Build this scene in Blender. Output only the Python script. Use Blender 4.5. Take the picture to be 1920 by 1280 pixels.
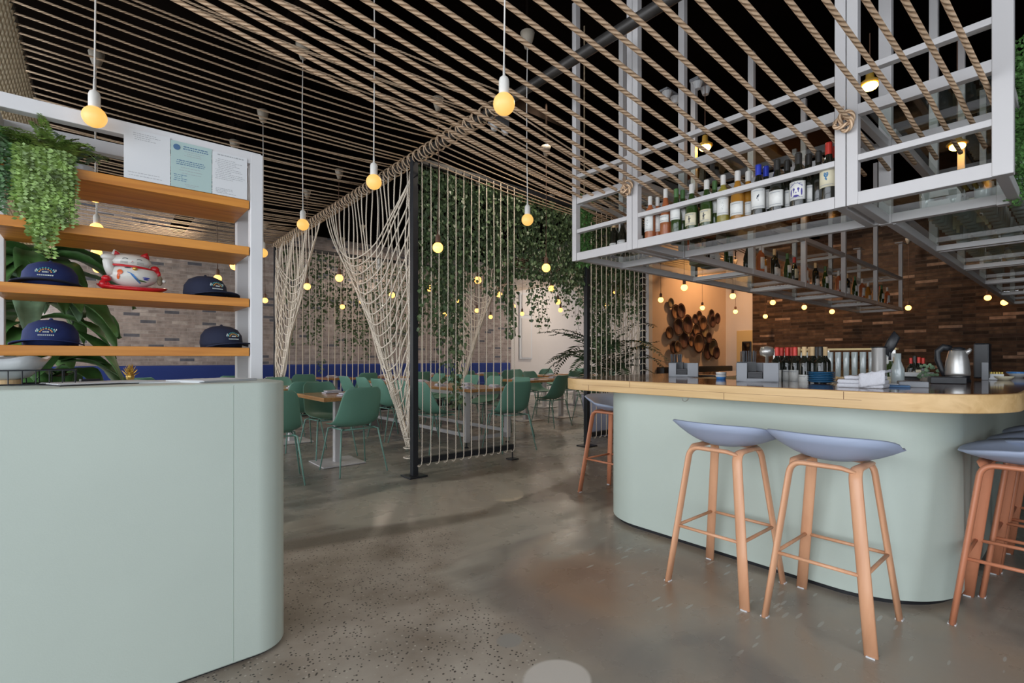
import bpy, math, random
from math import sin, cos, pi, radians, sqrt
from mathutils import Vector, Matrix
for o in list(bpy.data.objects): bpy.data.objects.remove(o)
SC = bpy.context.scene
C = SC.collection
# ------------------------------------------------------------------ camera
EYE = 1.2
A = radians(49.8); FPX = 922.0; HZ = 670.0
FW = (cos(A), sin(A)); RT = (sin(A), -cos(A))
cam = bpy.data.cameras.new('camera'); co = bpy.data.objects.new('camera', cam); C.objects.link(co)
cam.sensor_width = 36; cam.lens = 36 * FPX / 1920; cam.shift_y = 30 / 1920; cam.clip_start = .05; cam.clip_end = 80
co.location = (0, 0, EYE); co.rotation_euler = (radians(90), 0, A - pi / 2)
SC.camera = co
vs = SC.view_settings
SC.display_settings.display_device = 'sRGB'
vs.view_transform = 'Standard'; vs.look = 'None'; vs.exposure = 0.0; vs.gamma = 1; vs.use_curve_mapping = False
# ------------------------------------------------------------------ sky, daylight through the windows, one added fill light
w = bpy.data.worlds.new('World'); SC.world = w; w.use_nodes = True
bg = w.node_tree.nodes['Background']; bg.inputs[0].default_value = (.86, .92, 1, 1); bg.inputs[1].default_value = 1.1
def area(name, loc, rot, sx, sy, power, col):
    l = bpy.data.lights.new(name, 'AREA'); l.shape = 'RECTANGLE'; l.size = sx; l.size_y = sy; l.energy = power; l.color = col
    o = bpy.data.objects.new(name, l); C.objects.link(o); o.location = loc; o.rotation_euler = rot; return o
area('window_daylight_front', (-.9, -3.05, 2.3), (radians(-90), 0, pi), 6.0, 4.2, 190, (.95, .97, 1))
area('window_daylight_left', (-4.05, 2.6, 2.1), (radians(90), 0, radians(-90)), 10.5, 3.4, 850, (.93, .96, 1))
area('window_daylight_rear', (-1.8, 11.5, 1.6), (radians(-90), 0, 0), 1.4, 1.2, 60, (.93, .96, 1))
area('added_fill_far_right', (13.2, 6.1, 1.9), (radians(90), 0, 0), 2.0, 2.6, 75, (.95, .95, 1))  # fill light added out of view to brighten the far painted wall
area('window_daylight_left_rear', (-4.05, 9.6, 1.6), (radians(90), 0, radians(-90)), 3.4, 2.2, 420, (.93, .96, 1))

def P(u, v, **k):
    a = (u - 960) / FPX; r = (FW[0] + RT[0] * a, FW[1] + RT[1] * a, (HZ - v) / FPX)
    if 'z' in k: t = (k['z'] - EYE) / r[2]
    elif 'x' in k: t = k['x'] / r[0]
    elif 'y' in k: t = k['y'] / r[1]
    else: t = k['d']
    return Vector((t * r[0], t * r[1], t * r[2] + EYE))
ORD = ['first', 'second', 'third', 'fourth', 'fifth', 'sixth', 'seventh', 'eighth', 'ninth', 'tenth', 'eleventh', 'twelfth', 'thirteenth', 'fourteenth', 'fifteenth', 'sixteenth', 'seventeenth', 'eighteenth', 'nineteenth', 'twentieth', 'twenty-first', 'twenty-second', 'twenty-third', 'twenty-fourth', 'twenty-fifth', 'twenty-sixth', 'twenty-seventh', 'twenty-eighth', 'twenty-ninth', 'thirtieth']
# ------------------------------------------------------------------ materials
M = {}
def nt(name):
    m = bpy.data.materials.new(name); m.use_nodes = True; t = m.node_tree
    return m, t, t.nodes['Principled BSDF']
def mat(key, col, rough=.5, metal=0, var=0, vscale=8, bump=0, bscale=60, emit=0, ecol=None, spec=.5, trans=0, coat=0, stretch=None):
    m, t, b = nt(key)
    b.inputs['Base Color'].default_value = (*col, 1); b.inputs['Roughness'].default_value = rough; b.inputs['Metallic'].default_value = metal
    b.inputs['Specular IOR Level'].default_value = spec; b.inputs['Coat Weight'].default_value = coat
    if trans: b.inputs['Transmission Weight'].default_value = trans
    tc = t.nodes.new('ShaderNodeTexCoord'); vec = tc.outputs['Object']
    if stretch:
        mp = t.nodes.new('ShaderNodeMapping'); mp.inputs['Scale'].default_value = stretch; t.links.new(vec, mp.inputs[0]); vec = mp.outputs[0]
    if var:
        n = t.nodes.new('ShaderNodeTexNoise'); n.inputs['Scale'].default_value = vscale; n.inputs['Detail'].default_value = 5; t.links.new(vec, n.inputs[0])
        r = t.nodes.new('ShaderNodeValToRGB'); e = r.color_ramp.elements
        e[0].position = .3; e[1].position = .7
        e[0].color = (*[c * (1 - var) for c in col], 1); e[1].color = (*[min(1, c * (1 + var)) for c in col], 1)
        t.links.new(n.outputs[0], r.inputs[0]); t.links.new(r.outputs[0], b.inputs['Base Color'])
    if bump:
        n = t.nodes.new('ShaderNodeTexNoise'); n.inputs['Scale'].default_value = bscale; n.inputs['Detail'].default_value = 3; t.links.new(vec, n.inputs[0])
        bp = t.nodes.new('ShaderNodeBump'); bp.inputs['Strength'].default_value = bump; bp.inputs['Distance'].default_value = .01
        t.links.new(n.outputs[0], bp.inputs['Height']); t.links.new(bp.outputs[0], b.inputs['Normal'])
    if emit:
        b.inputs['Emission Color'].default_value = (*(ecol or col), 1); b.inputs['Emission Strength'].default_value = emit
    M[key] = m; return m
def glass(key, tint=(1, 1, 1), refl=.12, body=None, bodyw=0):
    m = bpy.data.materials.new(key); m.use_nodes = True; t = m.node_tree; t.nodes.clear()
    o = t.nodes.new('ShaderNodeOutputMaterial'); tr = t.nodes.new('ShaderNodeBsdfTransparent'); tr.inputs[0].default_value = (*tint, 1)
    g = t.nodes.new('ShaderNodeBsdfGlossy'); g.inputs['Roughness'].default_value = .03
    fr = t.nodes.new('ShaderNodeFresnel'); fr.inputs['IOR'].default_value = 1.5
    ad = t.nodes.new('ShaderNodeMath'); ad.operation = 'ADD'; ad.inputs[1].default_value = refl * .25; ad.use_clamp = True
    t.links.new(fr.outputs[0], ad.inputs[0])
    ge = t.nodes.new('ShaderNodeNewGeometry'); iv = t.nodes.new('ShaderNodeMath'); iv.operation = 'SUBTRACT'; iv.inputs[0].default_value = 1; t.links.new(ge.outputs['Backfacing'], iv.inputs[1])
    mu = t.nodes.new('ShaderNodeMath'); mu.operation = 'MULTIPLY'; t.links.new(ad.outputs[0], mu.inputs[0]); t.links.new(iv.outputs[0], mu.inputs[1]); ad = mu
    mx = t.nodes.new('ShaderNodeMixShader'); t.links.new(ad.outputs[0], mx.inputs[0]); t.links.new(tr.outputs[0], mx.inputs[1]); t.links.new(g.outputs[0], mx.inputs[2])
    last = mx
    if bodyw:
        d = t.nodes.new('ShaderNodeBsdfDiffuse'); d.inputs[0].default_value = (*body, 1)
        m2 = t.nodes.new('ShaderNodeMixShader'); m2.inputs[0].default_value = bodyw; t.links.new(last.outputs[0], m2.inputs[1]); t.links.new(d.outputs[0], m2.inputs[2]); last = m2
    t.links.new(last.outputs[0], o.inputs[0]); M[key] = m; return m
def wood(key, c1, c2, rough, axis, bump=.05, coat=0):
    m, t, b = nt(key); b.inputs['Roughness'].default_value = rough; b.inputs['Coat Weight'].default_value = coat; b.inputs['Coat Roughness'].default_value = .06
    tc = t.nodes.new('ShaderNodeTexCoord'); mp = t.nodes.new('ShaderNodeMapping')
    s = [22, 22, 22]; s[axis] = 1.3; mp.inputs['Scale'].default_value = s
    t.links.new(tc.outputs['Object'], mp.inputs[0])
    n = t.nodes.new('ShaderNodeTexNoise'); n.inputs['Scale'].default_value = 1; n.inputs['Detail'].default_value = 6; n.inputs['Distortion'].default_value = .9
    t.links.new(mp.outputs[0], n.inputs[0])
    r = t.nodes.new('ShaderNodeValToRGB'); e = r.color_ramp.elements; e[0].position = .3; e[1].position = .72
    e[0].color = (*c1, 1); e[1].color = (*c2, 1)
    t.links.new(n.outputs[0], r.inputs[0]); t.links.new(r.outputs[0], b.inputs['Base Color'])
    bp = t.nodes.new('ShaderNodeBump'); bp.inputs['Strength'].default_value = bump; bp.inputs['Distance'].default_value = .004
    t.links.new(n.outputs[0], bp.inputs['Height']); t.links.new(bp.outputs[0], b.inputs['Normal'])
    M[key] = m; return m
def rope_mat(key, c1, c2, pitch=28, rough=.85):
    m, t, b = nt(key); b.inputs['Roughness'].default_value = rough; b.inputs['Specular IOR Level'].default_value = .2
    uv = t.nodes.new('ShaderNodeUVMap'); sp = t.nodes.new('ShaderNodeSeparateXYZ'); t.links.new(uv.outputs[0], sp.inputs[0])
    mu = t.nodes.new('ShaderNodeMath'); mu.operation = 'MULTIPLY'; mu.inputs[1].default_value = 3; t.links.new(sp.outputs[0], mu.inputs[0])
    mv = t.nodes.new('ShaderNodeMath'); mv.operation = 'MULTIPLY'; mv.inputs[1].default_value = pitch; t.links.new(sp.outputs[1], mv.inputs[0])
    ad = t.nodes.new('ShaderNodeMath'); ad.operation = 'ADD'; t.links.new(mu.outputs[0], ad.inputs[0]); t.links.new(mv.outputs[0], ad.inputs[1])
    m6 = t.nodes.new('ShaderNodeMath'); m6.operation = 'MULTIPLY'; m6.inputs[1].default_value = 2 * pi; t.links.new(ad.outputs[0], m6.inputs[0])
    sn = t.nodes.new('ShaderNodeMath'); sn.operation = 'SINE'; t.links.new(m6.outputs[0], sn.inputs[0])
    mr = t.nodes.new('ShaderNodeMapRange'); mr.inputs[1].default_value = -1; mr.inputs[2].default_value = .4; t.links.new(sn.outputs[0], mr.inputs[0])
    r = t.nodes.new('ShaderNodeValToRGB'); e = r.color_ramp.elements; e[0].color = (*c1, 1); e[1].color = (*c2, 1)
    t.links.new(mr.outputs[0], r.inputs[0]); t.links.new(r.outputs[0], b.inputs['Base Color'])
    bp = t.nodes.new('ShaderNodeBump'); bp.inputs['Strength'].default_value = .8; bp.inputs['Distance'].default_value = .004
    t.links.new(mr.outputs[0], bp.inputs['Height']); t.links.new(bp.outputs[0], b.inputs['Normal'])
    M[key] = m; return m
def brick(key, horiz, cols, mortar, scale=1.0, bw=.26, rh=.066, patchy=.5):
    m, t, b = nt(key); b.inputs['Roughness'].default_value = .85; b.inputs['Specular IOR Level'].default_value = .25
    tc = t.nodes.new('ShaderNodeTexCoord'); sp = t.nodes.new('ShaderNodeSeparateXYZ'); t.links.new(tc.outputs['Object'], sp.inputs[0])
    cb = t.nodes.new('ShaderNodeCombineXYZ'); t.links.new(sp.outputs[horiz], cb.inputs[0]); t.links.new(sp.outputs[2], cb.inputs[1])
    bt = t.nodes.new('ShaderNodeTexBrick'); bt.offset = .5; bt.inputs['Scale'].default_value = 1; bt.inputs['Brick Width'].default_value = bw; bt.inputs['Row Height'].default_value = rh
    bt.inputs['Mortar Size'].default_value = .006; bt.inputs['Mortar Smooth'].default_value = .3
    bt.inputs['Color1'].default_value = (0, 0, 0, 1); bt.inputs['Color2'].default_value = (1, 1, 1, 1); bt.inputs['Mortar'].default_value = (.5, .5, .5, 1)
    t.links.new(cb.outputs[0], bt.inputs[0])
    r = t.nodes.new('ShaderNodeValToRGB'); el = r.color_ramp.elements
    r.color_ramp.interpolation = 'CONSTANT'
    while len(el) < len(cols): el.new(.5)
    for i, (p, c) in enumerate(cols): el[i].position = p; el[i].color = (*c, 1)
    t.links.new(bt.outputs['Color'], r.inputs[0])
    n = t.nodes.new('ShaderNodeTexNoise'); n.inputs['Scale'].default_value = 9; n.inputs['Detail'].default_value = 6; t.links.new(cb.outputs[0], n.inputs[0])
    mr = t.nodes.new('ShaderNodeMapRange'); mr.inputs[1].default_value = .3; mr.inputs[2].default_value = .7; mr.inputs[3].default_value = 1 - patchy; mr.inputs[4].default_value = 1 + patchy * .6
    t.links.new(n.outputs[0], mr.inputs[0])
    mx = t.nodes.new('ShaderNodeMix'); mx.data_type = 'RGBA'; mx.blend_type = 'MULTIPLY'; mx.inputs[0].default_value = 1
    t.links.new(r.outputs[0], mx.inputs[6]); t.links.new(mr.outputs[0], mx.inputs[7])
    m2 = t.nodes.new('ShaderNodeMix'); m2.data_type = 'RGBA'; t.links.new(bt.outputs['Fac'], m2.inputs[0]); t.links.new(mx.outputs[2], m2.inputs[6]); m2.inputs[7].default_value = (*mortar, 1)
    t.links.new(m2.outputs[2], b.inputs['Base Color'])
    sb = t.nodes.new('ShaderNodeMath'); sb.operation = 'SUBTRACT'; t.links.new(n.outputs[0], sb.inputs[0]); t.links.new(bt.outputs['Fac'], sb.inputs[1])
    bp = t.nodes.new('ShaderNodeBump'); bp.inputs['Strength'].default_value = .7; bp.inputs['Distance'].default_value = .012
    t.links.new(sb.outputs[0], bp.inputs['Height']); t.links.new(bp.outputs[0], b.inputs['Normal'])
    M[key] = m; return m

mat('sage', (.45, .515, .465), .42, var=.03, vscale=1.5, bump=.04, bscale=180)
mat('seam', (.36, .45, .39), .6)
mat('white_metal', (.47, .457, .46), .38, var=.02, vscale=3)
mat('white_paint', (.58, .585, .60), .45, var=.03, vscale=4)
mat('white_wall', (.60, .56, .54), .8, var=.03, vscale=1.2, bump=.05, bscale=90)
mat('tan_wall', (.62, .46, .33), .8, var=.05, vscale=1.5, bump=.05, bscale=90)
mat('ceiling_black', (.0035, .0025, .002), 1, var=.3, vscale=2, spec=0)
mat('black_metal', (.012, .014, .018), .45, spec=.4)
mat('pipe_grey', (.045, .042, .04), .4, metal=.5, var=.3, vscale=6)
mat('navy', (.012, .035, .20), .8, bump=.1, bscale=200)
mat('chair_green', (.10, .235, .175), .55, var=.04, vscale=3, bump=.05, bscale=400)
mat('leg_green', (.16, .31, .26), .4)
mat('blue_seat', (.30, .35, .47), .55, bump=.05, bscale=400)
mat('leather_grey', (.07, .085, .09), .7)
mat('steel', (.66, .65, .63), .3, metal=.8)
mat('black_plastic', (.012, .013, .016), .35)
mat('grey_plastic', (.22, .23, .25), .5, var=.05)
mat('dark_glass_bottle', (.008, .009, .006), .07, spec=.9, coat=.6)
mat('green_bottle', (.018, .04, .008), .07, spec=.9, coat=.6)
mat('label_white', (.62, .62, .60), .7, var=.05, vscale=40)
mat('label_cream', (.60, .55, .40), .7)
mat('ink', (.03, .04, .06), .8)
mat('label_blue', (.05, .16, .30), .8)
mat('label_violet', (.05, .04, .22), .7)
mat('foil_red', (.42, .03, .02), .35, metal=.3)
mat('foil_blue', (.02, .04, .38), .35, metal=.3)
mat('foil_white', (.5, .49, .47), .4)
mat('foil_black', (.015, .014, .013), .35)
mat('foil_green', (.05, .12, .035), .4)
mat('cork', (.55, .38, .2), .8)
mat('paper', (.60, .62, .64), .8)
mat('paper_green', (.36, .48, .47), .8)
mat('print_grey', (.33, .35, .37), .8)
mat('print_blue', (.06, .13, .25), .8)
mat('cap_navy', (.005, .009, .03), .85, bump=.2, bscale=500)
mat('cap_blue', (.006, .018, .10), .8, bump=.2, bscale=500)
mat('thread_white', (.55, .6, .58), .8)
mat('thread_orange', (.6, .3, .08), .8)
mat('thread_teal', (.05, .3, .32), .8)
mat('cat_white', (.62, .62, .58), .12, coat=.6)
mat('cat_red', (.5, .012, .02), .15, coat=.6)
mat('gold', (.75, .5, .14), .28, metal=.9)
mat('cat_orange', (.65, .12, .03), .3)
mat('cat_blue', (.05, .2, .5), .3)
mat('pink', (.55, .2, .2), .4)
mat('bowl_white', (.45, .47, .48), .25, var=.1, vscale=12, coat=.5)
mat('plate_blue', (.012, .07, .15), .18, coat=.5)
mat('towel', (.52, .52, .56), .9, bump=.4, bscale=120)
mat('cloth', (.55, .55, .62), .85, bump=.3, bscale=90)
mat('planter', (.33, .35, .46), .55, var=.08, vscale=3)
mat('pot_terra', (.30, .26, .22), .7)
mat('trunk', (.22, .17, .11), .9, var=.4, vscale=30, bump=.5, bscale=50)
mat('leaf_dark', (.045, .12, .03), .45, var=.4, vscale=14)
mat('leaf_mid', (.08, .19, .05), .45, var=.35, vscale=14)
mat('leaf_bright', (.15, .25, .05), .5, var=.6, vscale=22)
mat('leaf_pale', (.20, .32, .20), .5, var=.3, vscale=14)
mat('leaf_ivy', (.085, .135, .06), .4, var=.5, vscale=10)
mat('leaf_palm', (.02, .05, .018), .5, var=.3, vscale=10)
mat('yellow_paper', (.6, .45, .1), .7)
mat('cord_white', (.55, .53, .50), .6)
mat('cord_brown', (.10, .05, .03), .7)
mat('socket_white', (.55, .54, .51), .35)
mat('bulb_near', (.25, .18, .1), .35, emit=1.0, ecol=(1, .52, .11))
mat('bulb_far', (.9, .6, .2), .3, emit=3.4, ecol=(1, .42, .09))
mat('bulb_glow', (.9, .6, .2), .3, emit=7, ecol=(1, .42, .08))
mat('filament_amber', (.9, .5, .1), .3, emit=55, ecol=(1, .42, .06))
mat('canopy', (.22, .19, .15), .6)
mat('lamp_shade', (.5, .3, .05), .4)
mat('mirror', (.5, .52, .5), .08, metal=1)
mat('lamp_yellow', (.55, .42, .2), .6)
mat('slate_box', (.05, .05, .055), .6)
glass('clear_glass', (.97, .985, .98), .2)
glass('shelf_glass', (.90, .95, .92), .5)
glass('glassware', (.80, .87, .87), 1.4, (.78, .85, .87), .34)
glass('rose_glass', (.9, .45, .25), .4, (.42, .15, .06), .5)
glass('amber_glass', (.9, .65, .2), .4, (.42, .2, .03), .5)
glass('yellow_glass', (.8, .75, .3), .4, (.32, .27, .05), .5)
glass('window_glass', (.98, .99, 1), .1)
wood('shelf_wood', (.42, .14, .012), (.66, .28, .04), .45, 0)
wood('table_wood', (.33, .15, .055), (.52, .28, .11), .22, 1, coat=.3)
wood('bar_edge_wood', (.50, .31, .13), (.66, .45, .22), .38, 1)
wood('bar_top_reflection', (.075, .026, .009), (.17, .065, .02), .12, 1, coat=.5)  # wood coloured darker to stand for the dark brick reflected in it
wood('stool_wood', (.56, .28, .155), (.66, .36, .21), .38, 2, bump=.02)
wood('basket_a', (.10, .045, .02), (.20, .10, .045), .8, 2)
mat('copper_paint', (.50, .19, .10), .4)
wood('basket_b', (.035, .012, .009), (.08, .028, .018), .8, 2)
wood('basket_c', (.17, .035, .014), (.25, .07, .03), .8, 2)
wood('basket_d', (.11, .075, .035), (.20, .15, .08), .8, 2)
rope_mat('rope_thin', (.34, .235, .155), (.66, .50, .35), 30)
rope_mat('rope_thick', (.33, .21, .125), (.68, .49, .33), 26)
rope_mat('rope_white', (.56, .48, .39), (.82, .74, .63), 34)
rope_mat('rope_wall', (.56, .48, .34), (.86, .78, .60), 26)
brick('brick_grey', 0, [(0, (.12, .12, .14)), (.09, (.33, .27, .245)), (.45, (.37, .31, .285)), (.75, (.30, .25, .23)), (.93, (.44, .38, .35))], (.38, .335, .31), bw=.25, rh=.066, patchy=.3)
brick('brick_brown', 1, [(0, (.03, .018, .012)), (.25, (.065, .038, .024)), (.6, (.09, .055, .035)), (.84, (.05, .03, .022)), (.955, (.26, .17, .12))], (.055, .04, .03), bw=.34, rh=.062, patchy=.45)
# floor
def floor_mat():
    m, t, b = nt('polished_concrete'); N = t.nodes.new; L = t.links.new
    tc = N('ShaderNodeTexCoord'); vec = tc.outputs['Object']
    def noise(s, d=6, dist=0, v=None):
        n = N('ShaderNodeTexNoise'); n.inputs['Scale'].default_value = s; n.inputs['Detail'].default_value = d; n.inputs['Distortion'].default_value = dist; L(v or vec, n.inputs[0]); return n.outputs[0]
    def ramp(inp, stops):
        r = N('ShaderNodeValToRGB'); el = r.color_ramp.elements
        while len(el) < len(stops): el.new(.5)
        for i, (p, c) in enumerate(stops): el[i].position = p; el[i].color = (*c, 1) if len(c) == 3 else c
        L(inp, r.inputs[0]); return r.outputs[0]
    def mix(f, a, c):
        x = N('ShaderNodeMix'); x.data_type = 'RGBA'
        if hasattr(f, 'links'): L(f, x.inputs[0])
        else: x.inputs[0].default_value = f
        for s, i in ((a, 6), (c, 7)):
            if hasattr(s, 'links'): L(s, x.inputs[i])
            else: x.inputs[i].default_value = (*s, 1)
        return x.outputs[2]
    def math_(op, a, c=None, cl=False):
        x = N('ShaderNodeMath'); x.operation = op; x.use_clamp = cl
        for s, i in ((a, 0), (c, 1)):
            if s is None: continue
            if hasattr(s, 'links'): L(s, x.inputs[i])
            else: x.inputs[i].default_value = s
        return x.outputs[0]
    base = ramp(noise(.9, 8, 1.2), [(.25, (.14, .14, .128)), (.42, (.22, .21, .185)), (.58, (.34, .315, .27)), (.8, (.22, .19, .15))])
    mp = N('ShaderNodeMapping'); mp.inputs['Scale'].default_value = (.5, 2.6, 1); mp.inputs['Rotation'].default_value = (0, 0, radians(12)); L(vec, mp.inputs[0])
    streak = ramp(noise(1.4, 8, 1.5, mp.outputs[0]), [(.42, (0, 0, 0)), (.6, (1, 1, 1))])
    base = mix(math_('MULTIPLY', streak, .5), base, (.115, .103, .085))
    sp = N('ShaderNodeSeparateXYZ'); L(vec, sp.inputs[0])
    wob = math_('MULTIPLY', math_('SUBTRACT', noise(2.2, 5), .5), .75)
    def ellipse(cx, cy, rx, ry, soft=.2, wobble=1.0, rot=0):
        q = N('ShaderNodeMapping'); q.vector_type = 'TEXTURE'; q.inputs['Location'].default_value = (cx, cy, 0); q.inputs['Rotation'].default_value = (0, 0, rot); q.inputs['Scale'].default_value = (rx, ry, 1); L(vec, q.inputs[0])
        ln = N('ShaderNodeVectorMath'); ln.operation = 'LENGTH'; L(q.outputs[0], ln.inputs[0])
        d = math_('ADD', ln.outputs['Value'], math_('MULTIPLY', wob, wobble))
        mr = N('ShaderNodeMapRange'); mr.inputs[1].default_value = 1 - soft; mr.inputs[2].default_value = 1 + soft; mr.inputs[3].default_value = 1; mr.inputs[4].default_value = 0; L(d, mr.inputs[0]); return mr.outputs[0]
    # the ground-down area with exposed aggregate
    base = mix(math_('MULTIPLY', ellipse(3.7, 3.55, 1.35, 1.0, .25, .5), .8), base, (.115, .088, .064))
    base = mix(math_('MULTIPLY', ellipse(2.15, 3.62, .85, .52, .06, .5), .75), base, (.37, .345, .29))
    base = mix(math_('MULTIPLY', ellipse(2.3, 2.72, .75, .30, .08, .4), .7), base, (.36, .34, .29))
    agg = math_('MAXIMUM', ellipse(.35, 1.9, 1.12, 1.55, .06, .3), ellipse(.95, 2.85, .95, .55, .1, .4))
    aggc = ramp(noise(3, 6), [(.3, (.19, .155, .12)), (.7, (.38, .34, .29))])
    vor = N('ShaderNodeTexVoronoi'); vor.inputs['Scale'].default_value = 58; L(vec, vor.inputs[0])
    speck = math_('LESS_THAN', vor.outputs['Distance'], .26)
    sc = ramp(vor.outputs['Color'], [(0, (.03, .026, .022)), (.6, (.05, .043, .036)), (.75, (.42, .38, .32)), (1, (.25, .22, .19))])
    pick = math_('MULTIPLY', speck, math_('GREATER_THAN', noise(11, 3), .38))
    aggc = mix(pick, aggc, sc)
    base = mix(agg, base, aggc)
    base = mix(math_('MULTIPLY', ellipse(1.45, 3.2, 1.15, .11, .3, .8, -.22), .8), base, (.115, .10, .078))
    # the smoother rust-tinted pour by the stools
    pour = ellipse(2.42, 1.2, 1.0, 1.2, .045, .22)
    pourc = ramp(noise(1.6, 7, .8), [(.3, (.20, .185, .165)), (.5, (.31, .27, .22)), (.66, (.34, .27, .20)), (.8, (.24, .22, .19))])
    base = mix(pour, base, pourc)
    base = mix(math_('MULTIPLY', ellipse(1.98, 1.75, .42, .36, .5, .6, .4), .6), base, (.27, .145, .085))
    base = mix(math_('MULTIPLY', ellipse(1.62, 1.55, .16, .55, .4, .5), .5), base, (.17, .155, .15))
    base = mix(math_('MULTIPLY', ellipse(2.5, 1.5, .35, .3, .5, .6, .4), .5), base, (.30, .17, .10))
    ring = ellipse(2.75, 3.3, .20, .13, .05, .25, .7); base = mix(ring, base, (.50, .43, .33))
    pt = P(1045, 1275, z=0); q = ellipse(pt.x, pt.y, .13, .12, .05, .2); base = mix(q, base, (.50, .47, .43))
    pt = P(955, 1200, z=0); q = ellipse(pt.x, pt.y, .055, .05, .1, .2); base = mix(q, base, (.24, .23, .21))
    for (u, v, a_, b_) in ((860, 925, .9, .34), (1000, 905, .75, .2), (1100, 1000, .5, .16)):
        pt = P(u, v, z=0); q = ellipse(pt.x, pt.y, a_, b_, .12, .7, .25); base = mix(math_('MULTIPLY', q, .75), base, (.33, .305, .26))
    # small pale chips in front of the bar
    v2 = N('ShaderNodeTexVoronoi'); v2.inputs['Scale'].default_value = 9; v2.inputs['Randomness'].default_value = 1; L(mp.outputs[0], v2.inputs[0])
    chip = math_('MULTIPLY', math_('LESS_THAN', v2.outputs['Distance'], .17), ellipse(2.45, .95, .45, 1.5, .1, .3))
    base = mix(math_('MULTIPLY', chip, .6), base, (.46, .47, .43))
    L(base, b.inputs['Base Color'])
    rr = N('ShaderNodeMapRange'); L(noise(4, 5), rr.inputs[0]); rr.inputs[3].default_value = .17; rr.inputs[4].default_value = .40; 
    L(math_('ADD', rr.outputs[0], math_('MULTIPLY', agg, .22)), b.inputs['Roughness'])
    bp = N('ShaderNodeBump'); bp.inputs['Strength'].default_value = .12; bp.inputs['Distance'].default_value = .01; L(noise(14, 6), bp.inputs['Height']); L(bp.outputs[0], b.inputs['Normal'])
    b.inputs['Specular IOR Level'].default_value = .55
    M['floor'] = m
floor_mat()

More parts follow.
